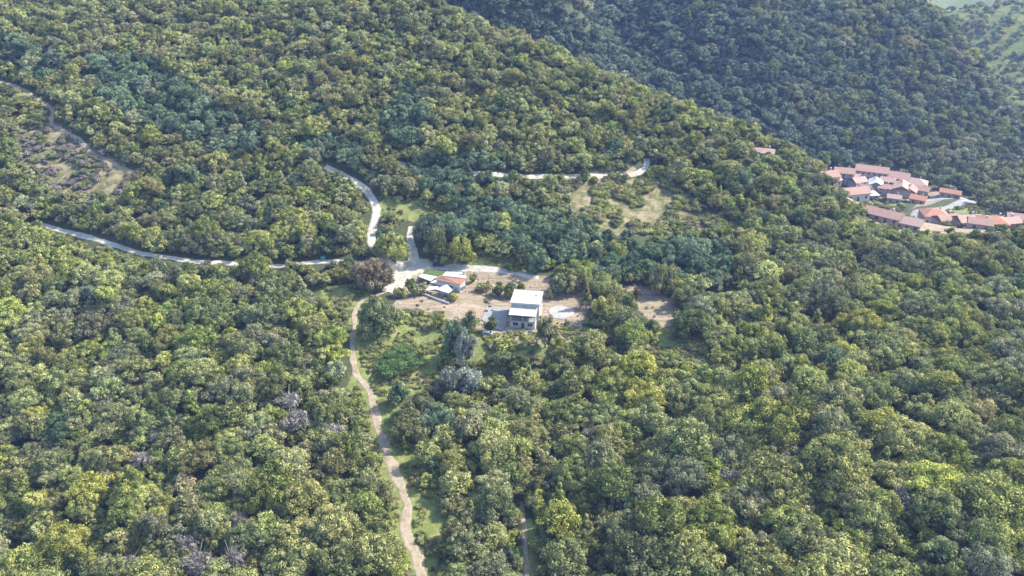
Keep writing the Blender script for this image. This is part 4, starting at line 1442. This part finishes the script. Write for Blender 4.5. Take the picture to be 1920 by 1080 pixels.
def colour_for(u, v, zone):
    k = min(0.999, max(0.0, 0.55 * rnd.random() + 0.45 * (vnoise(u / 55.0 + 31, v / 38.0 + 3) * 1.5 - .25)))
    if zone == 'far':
        lit = max(0.0, min(1.0, (u - 1350) / 350 - (0.2 if v > 250 else 0)))  # light painted by leaf colour: shaded tones on the left, lighter to the right
        if k < 0.86 - .62 * lit: return 'far shade'
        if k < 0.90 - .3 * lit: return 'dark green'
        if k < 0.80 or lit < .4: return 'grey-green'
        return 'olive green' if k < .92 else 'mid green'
    if zone == 'hill':
        return 'yellow-green' if k < .6 else 'mid green'
    if teal_here(u, v) and k < 0.85:
        return 'blue-green'
    w = vnoise(u / 90.0 + 4, v / 60.0 + 8)
    k2 = rnd.random()
    if k2 < 0.025: return 'blue-green' if k < .5 else 'yellow-green'
    if v < 420:
        return 'olive green' if k < 0.42 else 'mid green' if k < 0.66 else 'dark green' if k < 0.84 else 'grey-green'
    if w > 0.58:
        return 'yellow-green' if k < 0.45 else 'mid green'
    if w < 0.38:
        return 'dark green' if k < 0.4 else 'grey-green' if k < 0.6 else 'mid green'
    return 'mid green' if k < 0.45 else 'olive green' if k < 0.72 else 'grey-green' if k < .84 else 'yellow-green'

MATS = dict(FOL); MATS['blue-green'] = M_TEAL; MATS['far shade'] = M_FARSHADE; MATS['mauve'] = M_MAUVE

def track_u(v):
    pts = [(546, 700), (600, 664), (700, 665), (760, 700), (870, 735), (950, 765), (1080, 795), (1300, 860)]
    for (v0, u0), (v1, u1) in zip(pts[:-1], pts[1:]):
        if v0 <= v <= v1:
            return u0 + (u1 - u0) * (v - v0) / (v1 - v0)
    return 700

def where(u, v, r):
    if v < 300: return 'on the near hill high above the hillside road' if u > 640 else 'on the upper left hillside'
    if v < 480:
        return 'between the upper left track and the left gravel road' if u < 640 else 'on the slope above the clearing' if u < 1200 else 'on the wooded crest before the village'
    t = track_u(v)
    if v > 560 and abs(u - t) < 70: return 'at the left edge of the dirt track' if u < t else 'at the right edge of the dirt track'
    if u < t:
        if v < 640: return 'below the left gravel road'
        if v < 820: return 'in the middle of the left wood' if u > 330 else 'at the far left of the left wood'
        return 'in the lower left wood beside the track' if u > 480 else 'in the lower left corner of the wood'
    if u < 990 and v > 880: return 'between the dirt track and the short path'
    if u < 1060: return 'in the wood below the white house'
    if v < 700: return 'in the wood right of the gravel lot'
    if u < 1400: return 'in the lower middle of the right wood' if v > 850 else 'in the wood below the gravel lot'
    return 'in the lower right corner of the wood' if v > 850 else 'in the far right wood'

order = sorted([i for i, f in enumerate(FORE) if f[7] in ('near', 'under') and 0 < f[4] < 1920 and 15 < f[5] < 1070], key=lambda i: -FORE[i][6])
single = set(order[:245])
REST = {'forest': [], 'distant_forest': []}
for i, (x, y, z, r, u, v, px, zone) in enumerate(FORE):
    s, k = shape_for(r, zone)
    sc = r * k / s.rad * (1.0 if s.kind in ('round', 'wide') else 0.72)
    sz = rnd.uniform(0.78, 1.22)
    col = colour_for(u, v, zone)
    if i in single:
        if s.kind == 'cone':
            shp = 'pointed'
        else:
            shp = 'small round' if r < 4.2 else 'round' if r < 5.6 else 'broad' if r < 6.8 else 'very broad'
        if sz > 1.1: shp = 'tall ' + shp
        lab = '%s %s tree %s' % (shp, col, where(u, v, r))
        nm = 'conifer_tree' if s.kind == 'cone' else 'broadleaf_tree'
        plant(nm, s, (x, y, z - 0.1), MATS[col], sc * rnd.uniform(.93, 1.07), rnd.uniform(0, 6.28), lab, 'tree', lab.replace(' tree ', ' trees '), sz, rnd)
    else:
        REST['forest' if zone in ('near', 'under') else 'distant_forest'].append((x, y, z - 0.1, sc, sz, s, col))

# where several would read the same, say which from left to right
by_label = {}
for o in list(bpy.data.objects):
    if o.get('category') == 'tree':
        by_label.setdefault(o['label'], []).append(o)
ORD = ['leftmost', 'second', 'third', 'fourth', 'fifth', 'sixth', 'seventh', 'eighth', 'ninth', 'tenth', 'eleventh', 'twelfth', 'thirteenth', 'fourteenth']
for lab, obs in by_label.items():
    if len(obs) < 2:
        if obs[0].get('group') and ' trees ' in obs[0]['group']:
            del obs[0]['group']
        continue
    obs.sort(key=lambda o: float(project(o.location.x, o.location.y, o.location.z)[0]))
    for k, o in enumerate(obs):
        w_ = 'leftmost' if k == 0 else 'rightmost' if k == len(obs) - 1 else ORD[min(k, 13)] + ' from left'
        o['label'] = lab + ', ' + w_

def scatter(name, items, label, cat, bare=False):
    """one object: the tree shapes instanced on its points"""
    protos = {}
    for it in items:
        protos.setdefault((id(it[5]), it[6]), (it[5], it[6], len(protos)))
    me = bpy.data.meshes.new(name)
    n = len(items)
    me.vertices.add(n)
    me.vertices.foreach_set('co', np.array([[a[0], a[1], a[2]] for a in items], dtype=np.float32).ravel())
    idx = np.array([protos[(id(a[5]), a[6])][2] for a in items], dtype=np.int32)
    a = me.attributes.new('kind_index', 'INT', 'POINT'); a.data.foreach_set('value', idx)
    a = me.attributes.new('turn', 'FLOAT_VECTOR', 'POINT')
    a.data.foreach_set('vector', np.array([[rnd.uniform(-.08, .08), rnd.uniform(-.08, .08), rnd.uniform(0, 6.28)] for _ in items], dtype=np.float32).ravel())
    a = me.attributes.new('size', 'FLOAT_VECTOR', 'POINT')
    a.data.foreach_set('vector', np.array([[t[3] * rnd.uniform(.85, 1.18), t[3] * rnd.uniform(.85, 1.18), t[3] * t[4]] for t in items], dtype=np.float32).ravel())
    ob = bpy.data.objects.new(name, me); COL.objects.link(ob)
    ng = bpy.data.node_groups.new(name + '_nodes', 'GeometryNodeTree')
    ng.interface.new_socket('Geometry', in_out='INPUT', socket_type='NodeSocketGeometry')
    ng.interface.new_socket('Geometry', in_out='OUTPUT', socket_type='NodeSocketGeometry')
    gi = ng.nodes.new('NodeGroupInput'); go_ = ng.nodes.new('NodeGroupOutput')
    jn = ng.nodes.new('GeometryNodeJoinGeometry')
    def na(nm, t):
        q = ng.nodes.new('GeometryNodeInputNamedAttribute'); q.data_type = t; q.inputs[0].default_value = nm
        return next(s for s in q.outputs if s.enabled and s.name == 'Attribute')
    ki, tu, si = na('kind_index', 'INT'), na('turn', 'FLOAT_VECTOR'), na('size', 'FLOAT_VECTOR')
    for key, (shape, col, k) in protos.items():
        mat = MATS.get(col, col) if isinstance(col, str) else col
        pme = shape.joined(mat) if not bare else shape.joined(mat)
        po = bpy.data.objects.new('tree_shape', pme)
        oi = ng.nodes.new('GeometryNodeObjectInfo'); oi.inputs['Object'].default_value = po
        oi.inputs['As Instance'].default_value = True
        cmp_ = ng.nodes.new('FunctionNodeCompare'); cmp_.data_type = 'INT'; cmp_.operation = 'EQUAL'
        ia, ib = [s for s in cmp_.inputs if s.enabled][:2]
        ng.links.new(ki, ia); ib.default_value = k
        ip = ng.nodes.new('GeometryNodeInstanceOnPoints')
        ng.links.new(gi.outputs[0], ip.inputs['Points'])
        ng.links.new(cmp_.outputs[0], ip.inputs['Selection'])
        ng.links.new(oi.outputs['Geometry'], ip.inputs['Instance'])
        ng.links.new(tu, ip.inputs['Rotation'])
        ng.links.new(si, ip.inputs['Scale'])
        ng.links.new(ip.outputs[0], jn.inputs[0])
    ng.links.new(jn.outputs[0], go_.inputs[0])
    md = ob.modifiers.new('scatter', 'NODES'); md.node_group = ng
    tag(ob, label, cat, kind='stuff')
    return ob

scatter('forest', REST['forest'], 'dense green wood covering the near slopes round the clearing', 'forest')
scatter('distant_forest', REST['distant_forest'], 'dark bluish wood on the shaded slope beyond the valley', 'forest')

# ------------------------------------------------------------------ undergrowth and scrub
UND = []
def undergrowth(poly_sets, dens, mats, smin, smax, y0, y1, rng):
    rr = random.Random(rng)
    for poly in poly_sets:
        w = world_poly(poly)
        xs = [q[0] for q in w]; ys = [q[1] for q in w]
        ar = (max(xs) - min(xs)) * (max(ys) - min(ys))
        for _ in range(int(ar * dens)):
            x, y = rr.uniform(min(xs), max(xs)), rr.uniform(min(ys), max(ys))
            if vnoise(x / 5.0, y / 5.0) < 0.42: continue
            if not inside(np.array([x]), np.array([y]), w)[0]: continue
            if not road_clear(x, y, 0.6): continue
            if any((x - a) ** 2 + (y - b) ** 2 < (c * .6) ** 2 for a, b, c in VILLAGE): continue
            k = rr.uniform(smin, smax)
            UND.append((x, y, ground_z(x, y) - .1, k, rr.uniform(.5, 1.0), rr.choice(S_BUSH), rr.choice(mats)))
undergrowth(GRASS, 0.8, ['grass', 'grass', 'yellow-green', 'mid green', 'scrub'], 0.15, 0.75, 0, 0, 1)
undergrowth(SPARSE[2:], 0.11, ['scrub', 'scrub', 'olive green', 'dark green'], 0.4, 1.3, 0, 0, 2)
undergrowth(SPARSE[:1], 0.65, ['scrub', 'grass', 'grass', 'olive green', 'dark green', 'mid green'], 0.3, 1.3, 0, 0, 6)
undergrowth(SPARSE[1:2], 0.30, ['mauve', 'mauve', 'mauve', 'scrub', 'dark green'], 0.4, 1.2, 0, 0, 7)
undergrowth(DIRT[:2], 0.10, ['scrub', 'scrub', 'grass', 'olive green'], 0.12, 0.45, 0, 0, 3)
undergrowth(DIRT[3:], 0.012, ['dark green', 'olive green'], 0.8, 1.8, 0, 0, 4)
# fill between the trees of the near wood
rr = random.Random(5)
for (x, y, z, r, u, v, px, zone) in FORE:
    if zone in ('near', 'under') and -60 < u < 1980 and rr.random() < 0.75:
        a = rr.uniform(0, 6.28); q = r * rr.uniform(1.0, 1.5)
        xx, yy = x + q * math.cos(a), y + q * math.sin(a)
        if road_clear(xx, yy, 2.5) and not in_any(xx, yy, DIRT_W):
            UND.append((xx, yy, ground_z(xx, yy) - .1, rr.uniform(.7, 1.5), rr.uniform(.7, 1.2), rr.choice(S_BUSH), rr.choice(['grass', 'mid green', 'olive green', 'yellow-green'])))
MATS['grass'] = M_GRASS; MATS['scrub'] = M_SCRUB
def clear_of_buildings(x, y):
    for (cx, cy, r) in ((wh.location.x, wh.location.y + 6.5, 8.5), (rsb.location.x, rsb.location.y, 5), (oh.location.x - 3, oh.location.y - 3, 9)):
        if (x - cx) ** 2 + (y - cy) ** 2 < r * r: return False
    return True
UND = [a for a in UND if clear_of_buildings(a[0], a[1])]
scatter('undergrowth', UND, 'low bushes and rough grass between the trees and over the clearings', 'undergrowth')
# loose stones and rubble lying about the yards and the slope below them
rr = random.Random(12)
sv, sf = [], []
for poly, dens in ((DIRT[0], 0.10), (DIRT[1], 0.05), (GRASS[1], 0.05), (GRASS[5], 0.05), (SPARSE[0], 0.02)):
    w = world_poly(poly)
    xs = [q[0] for q in w]; ys = [q[1] for q in w]
    for _ in range(int((max(xs) - min(xs)) * (max(ys) - min(ys)) * dens)):
        x, y = rr.uniform(min(xs), max(xs)), rr.uniform(min(ys), max(ys))
        if not inside(np.array([x]), np.array([y]), w)[0] or not clear_of_buildings(x, y) or not road_clear(x, y, .5) or vnoise(x / 6.0, y / 3.0) < .45:
            continue
        z = ground_z(x, y); s = rr.choice((.1, .14, .2, .3, .45))
        k = len(sv)
        for (a, b_, c) in ((1, 0, 0), (0, 1, 0), (-1, 0, 0), (0, -1, 0), (.2, .1, .8), (0, 0, -.5)):
            sv.append((x + s * (a + rr.uniform(-.35, .35)), y + s * (b_ + rr.uniform(-.35, .35)), z + s * (c + rr.uniform(-.1, .2))))
        for i in range(4):
            sf.append((k + i, k + (i + 1) % 4, k + 4)); sf.append((k + (i + 1) % 4, k + i, k + 5))
M_PALESTONE = plain('pale_stone', (0.40, 0.37, 0.33), (0.25, 0.22, 0.19), 0.6)
so = link_mesh('rubble', pymesh('rubble', sv, sf, M_PALESTONE))
tag(so, 'loose pale stones and rubble strewn over the dirt yards', 'rubble', kind='stuff')
print('TREES', len(FORE), 'singles', len(single), 'under', len(UND), 'hand', len(HAND))

# ------------------------------------------------------------------ air
HZ_TOP = 170.0
def haze(x0, x1, y0, y1, z0, z1, dens, colr):
    me = pymesh('haze', [(x, y, z) for z in (z0, z1) for (x, y) in ((x0, y0), (x1, y0), (x1, y1), (x0, y1))],
                [(3, 2, 1, 0), (4, 5, 6, 7), (0, 1, 5, 4), (1, 2, 6, 5), (2, 3, 7, 6), (3, 0, 4, 7)])
    m = bpy.data.materials.new('haze_air'); m.use_nodes = True
    nt = m.node_tree; nt.nodes.clear()
    out = nt.nodes.new('ShaderNodeOutputMaterial')
    vp = nt.nodes.new('ShaderNodeVolumePrincipled')
    vp.inputs['Color'].default_value = (*colr, 1)
    vp.inputs['Density'].default_value = dens
    vp.inputs['Anisotropy'].default_value = 0.1
    nt.links.new(vp.outputs[0], out.inputs['Volume'])
    me.materials.append(m)
    o = link_mesh('haze', me); tag(o, 'thin bluish haze over the valley', 'haze', kind='stuff')
    return o
zmax = float(V[:, 2].max()); zmin = float(V[:, 2].min())
HAZE = 0.00011
if HAZE:
    haze(gx[0] - 5, gx[-1] + 5, gy[0] - 5, gy[-1] + 5, zmin - 1, max(zmax + 25, CAM_Z + 15), HAZE, (0.36, 0.50, 1.0))
